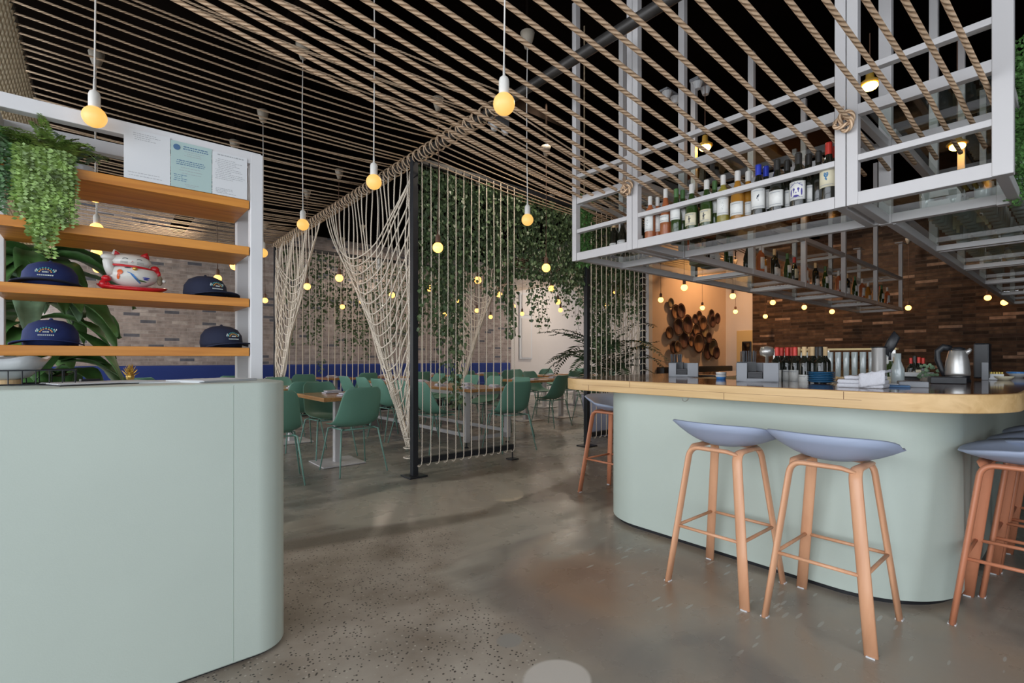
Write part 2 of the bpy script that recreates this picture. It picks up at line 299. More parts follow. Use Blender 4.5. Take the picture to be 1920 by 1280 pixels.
# ------------------------------------------------------------------ mesh helpers
class MB:
    def __init__(s): s.v = []; s.f = []; s.uv = {}
    def quad(s, a, b, c, d): n = len(s.v); s.v += [tuple(a), tuple(b), tuple(c), tuple(d)]; s.f.append((n, n + 1, n + 2, n + 3)); return s
    def box(s, x0, x1, y0, y1, z0, z1):
        n = len(s.v); s.v += [(x, y, z) for z in (z0, z1) for y in (y0, y1) for x in (x0, x1)]
        s.f += [tuple(n + i for i in q) for q in ((0, 2, 3, 1), (4, 5, 7, 6), (0, 1, 5, 4), (2, 6, 7, 3), (0, 4, 6, 2), (1, 3, 7, 5))]; return s
    def cbox(s, c, d): return s.box(c[0] - d[0] / 2, c[0] + d[0] / 2, c[1] - d[1] / 2, c[1] + d[1] / 2, c[2] - d[2] / 2, c[2] + d[2] / 2)
    def bar(s, a, b, w, h, up=(0, 0, 1)):
        a = Vector(a); b = Vector(b); t = (b - a).normalized(); upv = Vector(up)
        if abs(t.dot(upv)) > .98: upv = Vector((1, 0, 0))
        sd = t.cross(upv).normalized(); u2 = sd.cross(t)
        n = len(s.v)
        for p in (a, b):
            for (i, j) in ((-1, -1), (1, -1), (1, 1), (-1, 1)): s.v.append(tuple(p + sd * i * w / 2 + u2 * j * h / 2))
        s.f += [(n, n + 3, n + 2, n + 1), (n + 4, n + 5, n + 6, n + 7)] + [(n + i, n + (i + 1) % 4, n + 4 + (i + 1) % 4, n + 4 + i) for i in range(4)]; return s
    def tube(s, pts, r, n=6, caps=True, flat=None, closed=False, up=None):
        pts = [Vector(p) for p in pts]; k0 = len(s.v); N = len(pts); L = 0; nrm = None
        rr = r if isinstance(r, (list, tuple)) else [r] * N
        lens = []
        for i, p in enumerate(pts):
            if closed: t = pts[(i + 1) % N] - pts[i - 1]
            else: t = pts[min(i + 1, N - 1)] - pts[max(i - 1, 0)]
            t = t.normalized()
            if nrm is None:
                a = Vector(up) if up else (Vector((0, 0, 1)) if abs(t.z) < .9 else Vector((1, 0, 0)))
                nrm = (a - t * a.dot(t)).normalized()
            else: nrm = (nrm - t * nrm.dot(t)).normalized()
            bi = t.cross(nrm)
            if i: L += (pts[i] - pts[i - 1]).length
            lens.append(L)
            for j in range(n):
                an = 2 * pi * j / n; fx = rr[i] * (flat or 1)
                s.v.append(tuple(p + nrm * cos(an) * rr[i] + bi * sin(an) * fx))
        segs = N if closed else N - 1
        for i in range(segs):
            i2 = (i + 1) % N
            for j in range(n):
                j2 = (j + 1) % n
                s.uv[len(s.f)] = ((j / n, lens[i]), ((j + 1) / n, lens[i]), ((j + 1) / n, lens[i2] if i2 else L), (j / n, lens[i2] if i2 else L))
                s.f.append((k0 + i * n + j, k0 + i * n + j2, k0 + i2 * n + j2, k0 + i2 * n + j))
        if caps and not closed:
            s.f.append(tuple(k0 + j for j in reversed(range(n)))); s.f.append(tuple(k0 + (N - 1) * n + j for j in range(n)))
        return s
    def lathe(s, prof, n=16, c=(0, 0, 0), sx=1, sy=1):
        k = len(s.v); N = len(prof)
        for (r, z) in prof:
            for j in range(n): a = 2 * pi * j / n; s.v.append((c[0] + r * cos(a) * sx, c[1] + r * sin(a) * sy, c[2] + z))
        for i in range(N - 1):
            for j in range(n): j2 = (j + 1) % n; s.f.append((k + i * n + j, k + i * n + j2, k + (i + 1) * n + j2, k + (i + 1) * n + j))
        if prof[0][0] > 1e-5: s.f.append(tuple(k + j for j in reversed(range(n))))
        if prof[-1][0] > 1e-5: s.f.append(tuple(k + (N - 1) * n + j for j in range(n)))
        return s
    def ball(s, c, r, n=12, sx=1, sy=1, sz=1):
        m = max(6, n // 2 + 1)
        return s.lathe([(max(r * sin(pi * i / m), 1e-6 if i in (0, m) else 0), -r * cos(pi * i / m) * sz) for i in range(m + 1)], n, c, sx, sy)
    def prism(s, poly, z0, z1):
        k = len(s.v); n = len(poly); s.v += [(x, y, z0) for x, y in poly] + [(x, y, z1) for x, y in poly]
        s.f.append(tuple(k + i for i in reversed(range(n)))); s.f.append(tuple(k + n + i for i in range(n)))
        for i in range(n): s.f.append((k + i, k + (i + 1) % n, k + n + (i + 1) % n, k + n + i))
        return s
    def xf(s, mtx, k=0):
        for i in range(k, len(s.v)): s.v[i] = tuple(mtx @ Vector(s.v[i]))
        return s
    def build(s, name, m, parent=None, smooth=False, bevel=0, solid=0, subsurf=0):
        me = bpy.data.meshes.new(name); me.from_pydata(s.v, [], s.f); me.materials.append(M[m] if isinstance(m, str) else m)
        if s.uv:
            ul = me.uv_layers.new(name='UVMap')
            for fi, uvs in s.uv.items():
                p = me.polygons[fi]
                for li, q in zip(p.loop_indices, uvs): ul.data[li].uv = q
        if smooth: me.shade_smooth()
        if smooth == 'auto': me.set_sharp_from_angle(angle=radians(35))
        me.update()
        o = bpy.data.objects.new(name, me); C.objects.link(o)
        if parent: o.parent = parent
        if solid: q = o.modifiers.new('s', 'SOLIDIFY'); q.thickness = solid; q.offset = 0
        if bevel: q = o.modifiers.new('b', 'BEVEL'); q.width = bevel; q.segments = 2; q.limit_method = 'ANGLE'
        if subsurf: q = o.modifiers.new('u', 'SUBSURF'); q.levels = subsurf; q.render_levels = subsurf
        return o
def rpoly(x0, x1, y0, y1, r, n=10):
    """rounded rectangle; r = radii for corners (x0y0, x1y0, x1y1, x0y1)"""
    if not isinstance(r, (list, tuple)): r = [r] * 4
    out = []
    for (cx, cy, a0, rr) in ((x0, y0, pi, r[0]), (x1, y0, 1.5 * pi, r[1]), (x1, y1, 0, r[2]), (x0, y1, .5 * pi, r[3])):
        sx = 1 if cx == x0 else -1; sy = 1 if cy == y0 else -1
        if rr < 1e-4: out.append((cx, cy)); continue
        for i in range(n + 1): a = a0 + .5 * pi * i / n; out.append((cx + sx * rr + rr * cos(a), cy + sy * rr + rr * sin(a)))
    return out
def tag(o, label=None, cat=None, group=None, kind=None):
    if label: o['label'] = label
    if cat: o['category'] = cat
    if group: o['group'] = group
    if kind: o['kind'] = kind
    return o
def thing(name, label, cat, loc=(0, 0, 0), rz=0, group=None):
    o = bpy.data.objects.new(name, None); C.objects.link(o); o.location = loc; o.rotation_euler = (0, 0, rz); o.empty_display_size = .1
    return tag(o, label, cat, group)
def struct(o, label=None): return tag(o, label, None, None, 'structure')
def kids(o): return [c for c in bpy.data.objects if c.parent == o]
def dup(root, loc=None, rz=None, label=None, group=None, scale=None):
    r = root.copy(); C.objects.link(r)
    if loc is not None: r.location = loc
    if rz is not None: r.rotation_euler = (0, 0, rz)
    if scale: r.scale = scale if isinstance(scale, (list, tuple)) else (scale,) * 3
    if label: r['label'] = label
    if group: r['group'] = group
    for ch in CH.get(root.name) or CH.setdefault(root.name, kids(root)):
        c = ch.copy(); C.objects.link(c); c.parent = r
        for g in CH.get(ch.name) or CH.setdefault(ch.name, kids(ch)):
            d = g.copy(); C.objects.link(d); d.parent = c
    return r
CH = {}
rnd = random.Random(7)
# ================================================================== ROOM
YB = 11.6; XR = 12.0; XL = -4.0; YF = -3.0; ZC = 4.0
struct(MB().box(XL - .1, XR + 2.6, YF - .1, YB + .1, -.1, 0).build('floor', 'floor'))
struct(MB().box(XL - .1, XR + 2.6, YF - .1, YB + .1, ZC, ZC + .1).build('ceiling', 'ceiling_black'))
# back wall: brick up to x = 9.77, plain painted wall beyond; a window in the left part
bw = MB().box(-1.05, 9.77, YB, YB + .15, 0, ZC).box(XL, -2.6, YB, YB + .15, 0, ZC).box(-2.6, -1.05, YB, YB + .15, 0, .95).box(-2.6, -1.05, YB, YB + .15, 2.3, ZC)
struct(bw.build('wall_back', 'brick_grey'))
struct(MB().box(9.77, XR + 2.5, YB, YB + .15, 0, ZC).build('wall_back_painted', 'white_wall'))
wn = MB()
for x in (-2.6, -1.87, -1.11): wn.box(x, x + .06, YB - .02, YB + .05, .95, 2.3)
for z in (.95, 2.24): wn.box(-2.6, -1.05, YB - .02, YB + .05, z, z + .06)
wo = struct(wn.build('window_1', 'white_paint'))
MB().box(-2.55, -1.1, YB + .03, YB + .036, 1, 2.25).build('window_pane', 'window_glass', wo)
# shallow framed recess on the painted wall
rc = MB(); r0 = P(976, 552, y=YB); r1 = P(993, 670, y=YB); zr = P(985, 594, y=YB).z
rc.box(r0.x - .07, r1.x + .07, YB - .05, YB, r1.z - .05, r0.z + .06)
t_ = struct(rc.build('door_1', 'white_paint', bevel=.01))
MB().box(r0.x, r1.x, YB - .065, YB - .05, r1.z, zr - .05).build('door_panel', 'white_wall', t_)
MB().box(r0.x, r1.x, YB - .065, YB - .05, zr + .05, r0.z).build('door_panel', 'white_wall', t_)
# tan wall beyond the bar, with its white end trim
YT = 5.93; XT = P(1222, 600, y=YT).x
struct(MB().box(XT, XR, YT, YT + .12, 0, ZC).build('wall_plates', 'tan_wall'))
pt = P(1215, 600, y=YT)
struct(MB().box(pt.x, XT, YT - .02, YT + .16, 0, ZC).build('trim_1', 'white_paint', bevel=.005))
# right wall: a painted strip with a niche, then brown brick
yb1 = P(1412, 600, x=XR).y
struct(MB().box(XR, XR + .15, yb1, YT, 0, ZC).build('wall_right_painted', 'white_wall'))
struct(MB().box(XR - .03, XR + .15, YF, yb1, 0, ZC).build('wall_right', 'brick_brown'))
struct(MB().box(XR + 2.4, XR + 2.5, YT, YB, 0, ZC).build('wall_far_right', 'white_wall'))
struct(MB().box(XR, XR + 2.4, YT, YT + .1, 0, .5).box(XR, XR + 2.4, YT, YT + .1, 3.3, ZC).build('wall_nook', 'white_wall'))
fw = MB()
for x in (XR + .02, XR + 1.2, XR + 2.33): fw.box(x, x + .06, YT, YT + .1, .5, 3.3)
o = struct(fw.build('added_nook_window', 'white_paint')); MB().box(XR, XR + 2.4, YT + .04, YT + .045, .5, 3.3).build('window_pane', 'window_glass', o)  # unseen window, added so light reaches the painted back wall
a0 = P(1382, 620, x=XR); a1 = P(1412, 670, x=XR)
dn = struct(MB().box(XR - .03, XR + .01, a1.y, a0.y, 0, a0.z).build('door_2', 'lamp_yellow', bevel=.01))
m0 = P(1391, 640, x=XR - .05); m1 = P(1409, 662, x=XR - .05)
mr = MB().box(XR - .06, XR - .03, m1.y, m0.y, m1.z - .3, m0.z).build('mirror', 'black_plastic', bevel=.02)
tag(mr, 'black framed round-cornered mirror on the lit door behind the bar', 'mirror')
MB().box(XR - .068, XR - .06, m1.y + .03, m0.y - .03, m1.z - .27, m0.z - .035).build('glass', 'mirror', mr)
# front wall (behind the camera): glazed left of x = 2.2, solid right of it
struct(MB().box(2.3, XR, YF - .12, YF, 0, ZC).box(XL, 2.3, YF - .12, YF, 3.8, ZC).build('wall_front', 'ceiling_black'))
fw = MB()
for x in (XL, -2.45, -.9, .7, 2.2): fw.box(x, x + .08, YF - .1, YF, 0, 3.8)
for z in (.0, 2.5, 3.72): fw.box(XL, 2.3, YF - .1, YF, z, z + .08)
o = struct(fw.build('window_2', 'black_metal')); MB().box(XL, 2.3, YF - .05, YF - .045, .05, 3.75).build('window_pane', 'window_glass', o)
# left wall: long glazing
lw = MB().box(XL - .12, XL, YF, YB, 0, .35).box(XL - .12, XL, YF, YB, 3.7, ZC).box(XL - .12, XL, 7.9, 8.1, .35, 3.7)
struct(lw.build('wall_left', 'white_wall'))
fw = MB()
for y in [YF + i * 1.62 for i in range(10)]: fw.box(XL - .1, XL, y, y + .08, .35, 3.7)
for z in (.35, 2.4, 3.62): fw.box(XL - .1, XL, YF, YB, z, z + .08)
o = struct(fw.build('window_3', 'black_metal')); MB().box(XL - .05, XL - .045, YF, YB, .4, 3.65).build('window_pane', 'window_glass', o)
# ------------------------------------------------------------------ ceiling services
o = MB().tube([(1.2, -2.9, ZC - .3), (1.2, 4, ZC - .3), (1.2, 11.4, ZC - .3)], .13, 14).build('ceiling_duct', 'ceiling_black', smooth=True)
tag(o, 'dark round duct running under the black ceiling', 'duct')
for i, y in enumerate((1.2, 3.9, 6.9, 9.9)):
    o = MB().bar((XL + .1, y, ZC - .12), (XR - .05, y, ZC - .12), .14, .22).build('roof_beam', 'ceiling_black')
    tag(o, 'black roof beam across the dark ceiling', 'beam', 'black roof beams')
for i, (u, v, d) in enumerate(((935, 228, 5.6), (1255, 168, 5.2), (1312, 150, 5.0))):
    p = P(u, v, d=d); t = thing('emergency_light', 'small twin-head emergency light among the ceiling ropes, %s' % ('above the vine screen', 'left of the hanging rack posts', 'between the hanging rack posts')[i], 'emergency light', p)
    MB().cbox((0, 0, 0), (.24, .1, .1)).build('housing', 'grey_plastic', t, bevel=.01)
    for s in (-1, 1): MB().lathe([(.03, -.02), (.05, .04), (.05, .05), (0, .05)], 12, (s * .08, -.02, -.11)).build('lamp_head', 'white_paint', t)
    MB().tube([(0, 0, .05), (0, 0, ZC - p.z)], .006, 5).build('hanger', 'black_metal', t)
# ================================================================== HOST DESK
dk = thing('host_desk', 'pale sage rounded reception desk in the left foreground', 'desk')
MB().prism(rpoly(-2.2, .62, 2.155, 2.60, (.1, .13, .13, .1), 24), .012, 1.10).build('body', 'sage', dk, smooth='auto', bevel=.006)
MB().prism(rpoly(-2.17, .60, 2.175, 2.58, .11), 0, .014).build('plinth', 'black_plastic', dk)
sx = P(437, 900, y=2.155).x
MB().box(sx - .0008, sx + .0008, 2.1542, 2.1555, .02, 1.09).build('panel_seam', 'seam', dk)
# ------------------------------------------------------------------ shelf unit behind the desk
su = thing('shelf_unit', 'white steel shelf frame with orange wood shelves behind the sage desk', 'shelf unit')
Y0, Y1 = 2.65, 2.95; XA, XB = -.34, .575
f_ = MB()
for x in (XA, XB):
    for y in (Y0, Y1): MB().cbox((x + .02, y, 1.093), (.055, .05, 2.19)).build('post', 'white_paint', su, bevel=.003)
for y in (Y0, Y1): MB().box(XA, XB + .04, y - .0245, y + .0245, 2.135, 2.192).build('rail', 'white_paint', su, bevel=.003)
for x in (XA, XB): MB().box(x - .005, x + .045, Y0 + .02, Y1 - .02, 2.137, 2.19).build('rail', 'white_paint', su, bevel=.003)
for x in (XA, XB): MB().box(x - .005, x + .045, Y0 + .02, Y1 - .02, .0, .05).build('rail', 'white_paint', su, bevel=.003)
SHZ = (1.957, 1.734, 1.484, 1.247)
for z in SHZ:
    s_ = MB().box(XA + .045, XB - .012, Y0 - .02, Y1 + .02, z - .04, z).build('shelf', 'shelf_wood', su, bevel=.002)
# certificates pinned under the top rail
def sheet(u0, u1, z0, z1, m, label):
    x0 = P(u0, 300, y=Y0 - .027).x; x1 = P(u1, 330, y=Y0 - .027).x
    o = MB().box(x0, x1, Y0 - .030, Y0 - .0275, z0, z1).build('notice_sheet', m); tag(o, label, 'paper'); return o, x0, x1
def lines(par, x0, x1, z0, z1, n, m='print_grey', ragged=.3, h=.0022, y=Y0 - .0306):
    b = MB()
    for i in range(n):
        z = z1 - (z1 - z0) * i / max(1, n - 1); w_ = (x1 - x0) * (1 - ragged * rnd.random()); o_ = (x1 - x0 - w_) * .5 * rnd.random()
        x = x0 + o_
        while x < x0 + o_ + w_ - .004:
            l = rnd.uniform(.004, .012); b.box(x, min(x + l, x1), y, y + .0004, z, z + h); x += l + .0025
    b.build('print', m, par)
o, x0, x1 = sheet(232, 319, 1.955, 2.165, 'paper', 'plain white licence sheet, left of the three notices on the shelf frame')
lines(o, x0 + .03, x1 - .03, 2.125, 2.15, 4, ragged=.5); lines(o, x0 + .01, x1 - .02, 1.97, 1.982, 2)
o, x0, x1 = sheet(320, 397, 1.955, 2.158, 'paper_green', 'pale blue-green certificate with a round blue seal on the shelf frame')
e = MB().lathe([(0, 0), (.013, 0), (.013, .001)], 16); e.xf(Matrix.Translation((x0 + .022, Y0 - .0305, 2.132)) @ Matrix.Rotation(radians(90), 4, 'X')); e.build('seal', 'print_blue', o)
lines(o, x0 + .045, x1 - .015, 2.128, 2.138, 2, 'print_blue', .1, .004); lines(o, x0 + .05, x1 - .03, 2.10, 2.118, 3)
lines(o, x0 + .02, x1 - .02, 2.058, 2.075, 3, 'print_blue', .1, .003); lines(o, x0 + .03, x1 - .03, 2.02, 2.045, 3); lines(o, x0 + .01, x0 + .06, 1.985, 2.01, 4, 'print_blue'); lines(o, x0 + .05, x1 - .05, 1.965, 1.972, 2)
o, x0, x1 = sheet(398, 463, 1.955, 2.152, 'paper', 'densely printed white notice, right of the three on the shelf frame')
lines(o, x0 + .02, x1 - .01, 2.133, 2.139, 1, 'print_grey', .1, .005); lines(o, x0 + .01, x1 - .01, 2.03, 2.12, 12, ragged=.5); lines(o, x0 + .01, x1 - .03, 1.965, 1.985, 4, ragged=.6)
# ------------------------------------------------------------------ things on the desk
ZD = 1.10
b = thing('ceramic_bowl', 'grey-white wavy-rimmed bowl on the left end of the desk', 'bowl', P(12, 722, z=ZD))
bo = MB().lathe([(.03, .018), (.06, .028), (.092, .058), (.118, .1), (.113, .1), (.086, .064), (.05, .036), (0, .03)], 32)
bo.v = [(x * (1 + .03 * sin(5 * math.atan2(y, x))), y * (1 + .03 * sin(5 * math.atan2(y, x))), z + (.006 * sin(5 * math.atan2(y, x)) if z > .09 else 0)) for x, y, z in bo.v]
bo.build('bowl', 'bowl_white', b, smooth=True); MB().lathe([(.042, 0), (.038, .02), (0, .02)], 24).build('foot', 'cork', b)
b = thing('wire_basket', 'low black wire tray behind the bowl on the desk', 'basket', (-.22, 2.5, ZD))
wb = MB()
for z in (.0, .05): wb.tube([(-.12, -.06, z + .004), (.16, -.06, z + .004), (.16, .07, z + .004), (-.12, .07, z + .004)], .0028, 5, closed=True)
for i in range(9): x = -.12 + i * .035; wb.tube([(x, -.06, .003), (x, -.06, .055)], .0018, 4); wb.tube([(x, .07, .003), (x, .07, .055)], .0018, 4); wb.tube([(x, -.06, .004), (x, .07, .004)], .0018, 4)
wb.build('wire', 'black_metal', b)
def papers(loc, rz, w_, d_, n, label, clip=False, t=.0016):
    o = thing('paper_stack', label, 'papers', loc, rz)
    for i in range(n):
        q = MB().cbox((0, 0, .001 + i * t + .004 * clip), (w_, d_, t * .8)); q.xf(Matrix.Rotation(radians(rnd.uniform(-4, 4)), 4, 'Z')); q.build('sheet', 'paper', o)
    if clip: MB().cbox((0, 0, .0015), (w_ + .02, d_ + .03, .003)).build('board', 'black_plastic', o); MB().cbox((0, d_ / 2, .01), (.06, .02, .012)).build('clip', 'black_plastic', o)
papers(tuple(P(190, 719, z=ZD)), radians(20), .30, .2, 2, 'white sheet on a black clipboard at the left of the desk', True)
papers(tuple(P(300, 716, z=ZD)), radians(-8), .22, .2, 3, 'loose white sheets in the middle of the desk top')
papers(tuple(P(400, 714.5, z=ZD)), radians(30), .26, .2, 6, 'thick stack of white menus near the right end of the desk')
p = P(244, 713, z=ZD); t = thing('gold_pineapple', 'small gold pineapple-leaf ornament on the desk', 'ornament', p)
MB().lathe([(.008, 0), (.014, .006), (.016, .02), (.01, .03), (0, .032)], 12).build('base', 'gold', t, smooth=True)
g = MB()
for k in range(22):
    a = k * 2.4; lv = k / 22; tl = 1.25 - lv * 1.1; L = .034
    d = Vector((cos(a) * sin(tl), sin(a) * sin(tl), cos(tl))); b0 = Vector((0, 0, .018 + .016 * lv)); s_ = Vector((-sin(a), cos(a), 0)) * .006
    n = len(g.v); g.v += [tuple(b0 + s_), tuple(b0 - s_), tuple(b0 + d * L * .6 - s_ * .9), tuple(b0 + d * L + Vector((0, 0, .006))), tuple(b0 + d * L * .6 + s_ * .9)]; g.f.append((n, n + 1, n + 2, n + 3, n + 4))
g.build('leaves', 'gold', t, solid=.0015)
# ------------------------------------------------------------------ caps on the shelves
def cap(loc, rz, label, m='cap_navy', m2='cap_navy'):
    t = thing('baseball_cap', label, 'cap', loc, rz, )
    c = MB().lathe([(.088, 0), (.092, .025), (.088, .06), (.07, .088), (.04, .103), (.0, .108)], 28, sx=.95, sy=1.08); c.build('crown', m, t, smooth=True, solid=.003)
    crown = kids(t)[-1]; MB().ball((0, 0, .109), .007, 8).build('button', m, crown)
    br = MB(); K = 14
    for i in range(K + 1):
        a = radians(-62 + 124 * i / K)
        for r_, e in ((.9, 0), (1.0, .02), (1.25, .045), (1.5, .065)):
            rr_ = .094 * (1 + (r_ - .9) * cos(a) ** .8 * 1.35); x = rr_ * sin(a) * .95; y = -rr_ * cos(a) * 1.05
            br.v.append((x, y, .006 + .012 * cos(a) - (abs(sin(a)) ** 2) * .014 * (r_ - .9) * 2 + .004))
    for i in range(K):
        for j in range(3): n = i * 4 + j; br.f.append((n, n + 1, n + 5, n + 4))
    br.build('brim', m2, t, smooth=True, solid=.004)
    # embroidered arch badge and a line of lettering
    def onface(dx, z, off=.0018):
        rz_ = .0925 if z < .05 else .0925 - (z - .05) * .42
        return Vector((dx, -sqrt(max(rz_ ** 2 - dx ** 2, 0)) * 1.09 - off, z))
    for (r0, mm, nseg) in ((.021, 'thread_teal', 9), (.015, 'thread_orange', 7)):
        b = MB()
        for i in range(nseg):
            a = pi * (i + .5) / nseg; q = onface(r0 * cos(a) * 1.2, .052 + r0 * sin(a)); b.cbox(q, (.0045, .003, .004))
        b.build('embroidery', mm, crown)
    b = MB()
    for i, x in enumerate((-.03, -.027, -.024, .024, .027, .03)): b.cbox(onface(x, .058 + .006 * (i % 2)), (.0028, .003, .007))
    for i in range(9): b.cbox(onface(-.022 + i * .0055, .042), (.0036, .003, .0045))
    for i in range(5): b.cbox(onface(-.008 + i * .004, .055), (.0022, .003, .006))
    b.build('lettering', 'thread_white', crown)
    return t
def onsh(u, k, y=2.78): return (P(u, 500, y=y).x, y, SHZ[k])
cap(onsh(95, 2), radians(-6), 'navy cap with embroidered badge on the second shelf from the bottom, left end', 'cap_blue')
cap(onsh(385, 2), radians(22), 'navy cap right of the lucky cat on the same shelf')
cap(onsh(96, 3), radians(-6), 'bright blue cap on the lowest shelf, left end', 'cap_blue', 'cap_blue')
cap(onsh(415, 3), radians(22), 'navy cap on the lowest shelf at the white post')
# ------------------------------------------------------------------ lucky cat
q = onsh(250, 2); t = thing('lucky_cat', 'white and red porcelain lucky cat on a red cushion on the shelf', 'cat figurine', q, radians(4)); t.scale = (1.15, 1.05, .93)
cu = MB().ball((0, 0, .019), .1, 24, 1.12, .62, .19); cu.v = [(x, y, z + .016 * (abs(x) / .11) ** 3) for x, y, z in cu.v]; cu.build('cushion', 'cat_red', t, smooth=True)
MB().ball((0, 0, .088), .074, 24, 1.08, .72, .78).build('body', 'cat_white', t, smooth=True)
MB().ball((-.008, -.006, .152), .056, 24, 1.16, .78, .66).build('head', 'cat_white', t, smooth=True)
for s in (-1, 1):
    e = MB().lathe([(.018, 0), (.012, .014), (0, .03)], 12, sx=1, sy=.5); e.xf(Matrix.Translation((-.008 + s * .042, -.004, .177)) @ Matrix.Rotation(radians(18 * s), 4, 'Y')); e.build('ear', 'cat_white' if s < 0 else 'cat_red', t, smooth=True)
    e = MB().lathe([(.010, 0), (.006, .01), (0, .019)], 10, sx=1, sy=.3); e.xf(Matrix.Translation((-.008 + s * .042, -.013, .18)) @ Matrix.Rotation(radians(18 * s), 4, 'Y')); e.build('inner_ear', 'cat_red', t, smooth=True)
MB().tube([(-.062, -.01, .085), (-.074, -.012, .115), (-.078, -.014, .145), (-.08, -.014, .16)], [.02, .017, .017, .012], 12).build('raised_arm', 'cat_white', t, smooth=True)
MB().ball((-.076, -.018, .163), .02, 14, 1.25, .9, .85).build('paw', 'cat_white', t, smooth=True)
co_ = [(.066 * cos(a) - .004, .046 * sin(a), .125 - .05 * cos(a) * .1) for a in [2 * pi * i / 28 for i in range(28)]]
MB().tube(co_, .0055, 8, closed=True).build('collar', 'cat_red', t, smooth=True)
MB().ball((0, -.05, .115), .009, 10).build('bell', 'gold', t, smooth=True)
MB().ball((.068, -.006, .128), .016, 10, 1, .8, 1).ball((.078, -.008, .105), .012, 10, .8, .7, 1.6).build('bow', 'cat_red', t, smooth=True)
MB().ball((-.083, -.02, .062), .016, 10).ball((-.093, -.02, .035), .014, 10, .9, .8, 1.5).ball((-.078, -.02, .03), .011, 8, .8, .8, 1.5).build('tassel', 'cat_red', t, smooth=True)
MB().ball((.083, -.012, .073), .013, 10, .8, .8, 1.9).build('mallet', 'trunk', t, smooth=True); MB().ball((.096, -.012, .072), .009, 8).build('mallet_end', 'cat_white', t, smooth=True)
def surf(x, z, cx, cz, rx, ry, rz_, off=.0015): return (x, -ry * sqrt(max(.02, 1 - ((x - cx) / rx) ** 2 - ((z - cz) / rz_) ** 2)) - off, z)
hd = (-.008, .152, .065, .0437, .037)
for s in (-1, 1):
    MB().tube([tuple(Vector(surf(-.008 + s * .022 + dx, .158 + .004 * (1 - (dx / .008) ** 2), *hd)) + Vector((0, -.006, 0))) for dx in (-.008, -.004, 0, .004, .008)], .0011, 5).build('eye', 'ink', t)
    for k in range(3): MB().tube([tuple(Vector(surf(-.008 + s * x, .146 - .004 * k, *hd)) + Vector((0, -.006, 0))) for x in (.014, .026, .036)], .0005, 4).build('whisker', 'ink', t)
MB().ball((-.008, -.0505, .149), .0025, 8).build('nose', 'pink', t); MB().tube([(-.013, -.05, .143), (-.008, -.0508, .1415), (-.003, -.05, .143)], .0007, 4).build('mouth', 'ink', t)
bd = (0, .088, .08, .0533, .0577)
def patch(x, z, w_, h_, m, name='glaze_mark', rot=0):
    b = MB(); n = 14; c = surf(x, z, *bd, off=0); b.v.append((c[0], c[1] - .0022, c[2]))
    for i in range(n):
        a = 2 * pi * i / n; dx = w_ * cos(a); dz = h_ * sin(a); dx, dz = dx * cos(rot) - dz * sin(rot), dx * sin(rot) + dz * cos(rot); q_ = surf(x + dx, z + dz, *bd, off=.002); b.v.append(q_)
    b.f = [(0, 1 + (i + 1) % n, 1 + i) for i in range(n)]; b.build(name, m, t, solid=.001)
patch(-.045, .095, .008, .012, 'cat_orange'); patch(-.05, .075, .004, .014, 'cat_orange'); patch(.0, .072, .004, .026, 'cat_blue', rot=.6); patch(.008, .062, .004, .018, 'print_blue', rot=.6)
patch(.035, .075, .012, .003, 'foil_blue'); patch(.035, .068, .009, .003, 'foil_blue'); patch(.02, .06, .018, .003, 'foil_green', rot=-.2); patch(-.022, .118, .010, .002, 'ink'); patch(-.015, .092, .012, .0018, 'cat_blue', rot=-.5)
# ================================================================== BAR
br_ = thing('bar_counter', 'pale sage bar with rounded corners under a thick wood counter', 'bar')
ZT = 1.045
def ring(outer, inner): return outer, inner
def uprism(mb, outer, inner, z0, z1):
    """U-shaped slab: outer rounded outline minus the inner one, both open towards +X"""
    k = len(mb.v); n = len(outer); m_ = len(inner)
    poly = outer + inner[::-1]; return mb.prism(poly, z0, z1)
def upath(x0, y0, y1, rl, rr_, xe, n=28):
    out = [(xe, y1)]
    for i in range(n + 1): a = pi / 2 + .5 * pi * i / n; out.append((x0 + rl + rl * cos(a), y1 - rl + rl * sin(a)))
    for i in range(n + 1): a = pi + .5 * pi * i / n; out.append((x0 + rr_ + rr_ * cos(a), y0 + rr_ + rr_ * sin(a)))
    out.append((xe, y0)); return out
XE = 9.6
ob = upath(2.87, .42, 2.45, .38, .45, XE); ib = upath(3.02, .57, 2.30, .25, .32, XE)
uprism(MB(), ob, ib, .03, .965).build('body', 'sage', br_, smooth='auto')
uprism(MB(), upath(2.9, .45, 2.42, .35, .42, XE), upath(3.0, .55, 2.32, .25, .3, XE), 0, .035).build('plinth', 'black_plastic', br_)
oc = upath(2.65, .20, 2.67, .30, .46, XE); ic = upath(3.38, .93, 1.95, .05, .05, XE)
uprism(MB(), oc, ic, .965, ZT).build('counter', 'bar_edge_wood', br_, smooth='auto', bevel=.004)
uprism(MB(), upath(2.662, .212, 2.658, .29, .45, XE), upath(3.37, .92, 1.96, .05, .05, XE), ZT, ZT + .0022).build('reflection_dark_top', 'bar_top_reflection', br_)  # top skin carries the dark brick reflection in its colour
jb = MB()
for k_, y_ in enumerate((.75, 1.32, 1.95, 2.3)): jb.box(2.6492, 2.652, y_ - .0012, y_ + .0012, .968 if k_ % 2 else 1.006, 1.006 if k_ % 2 else 1.042)
jb.box(2.6492, 2.652, .68, 2.36, 1.0052, 1.0064).build('plank_joints', 'basket_a', br_)
MB().tube([(2.66 + .035 * cos(a), 1.56 + .02 * i_, .962 - .022 * sin(a)) for i_ in (0,) for a in [pi * k / 8 for k in range(9)]], .003, 6).build('bag_hook', 'steel', br_)
ZT += .0022
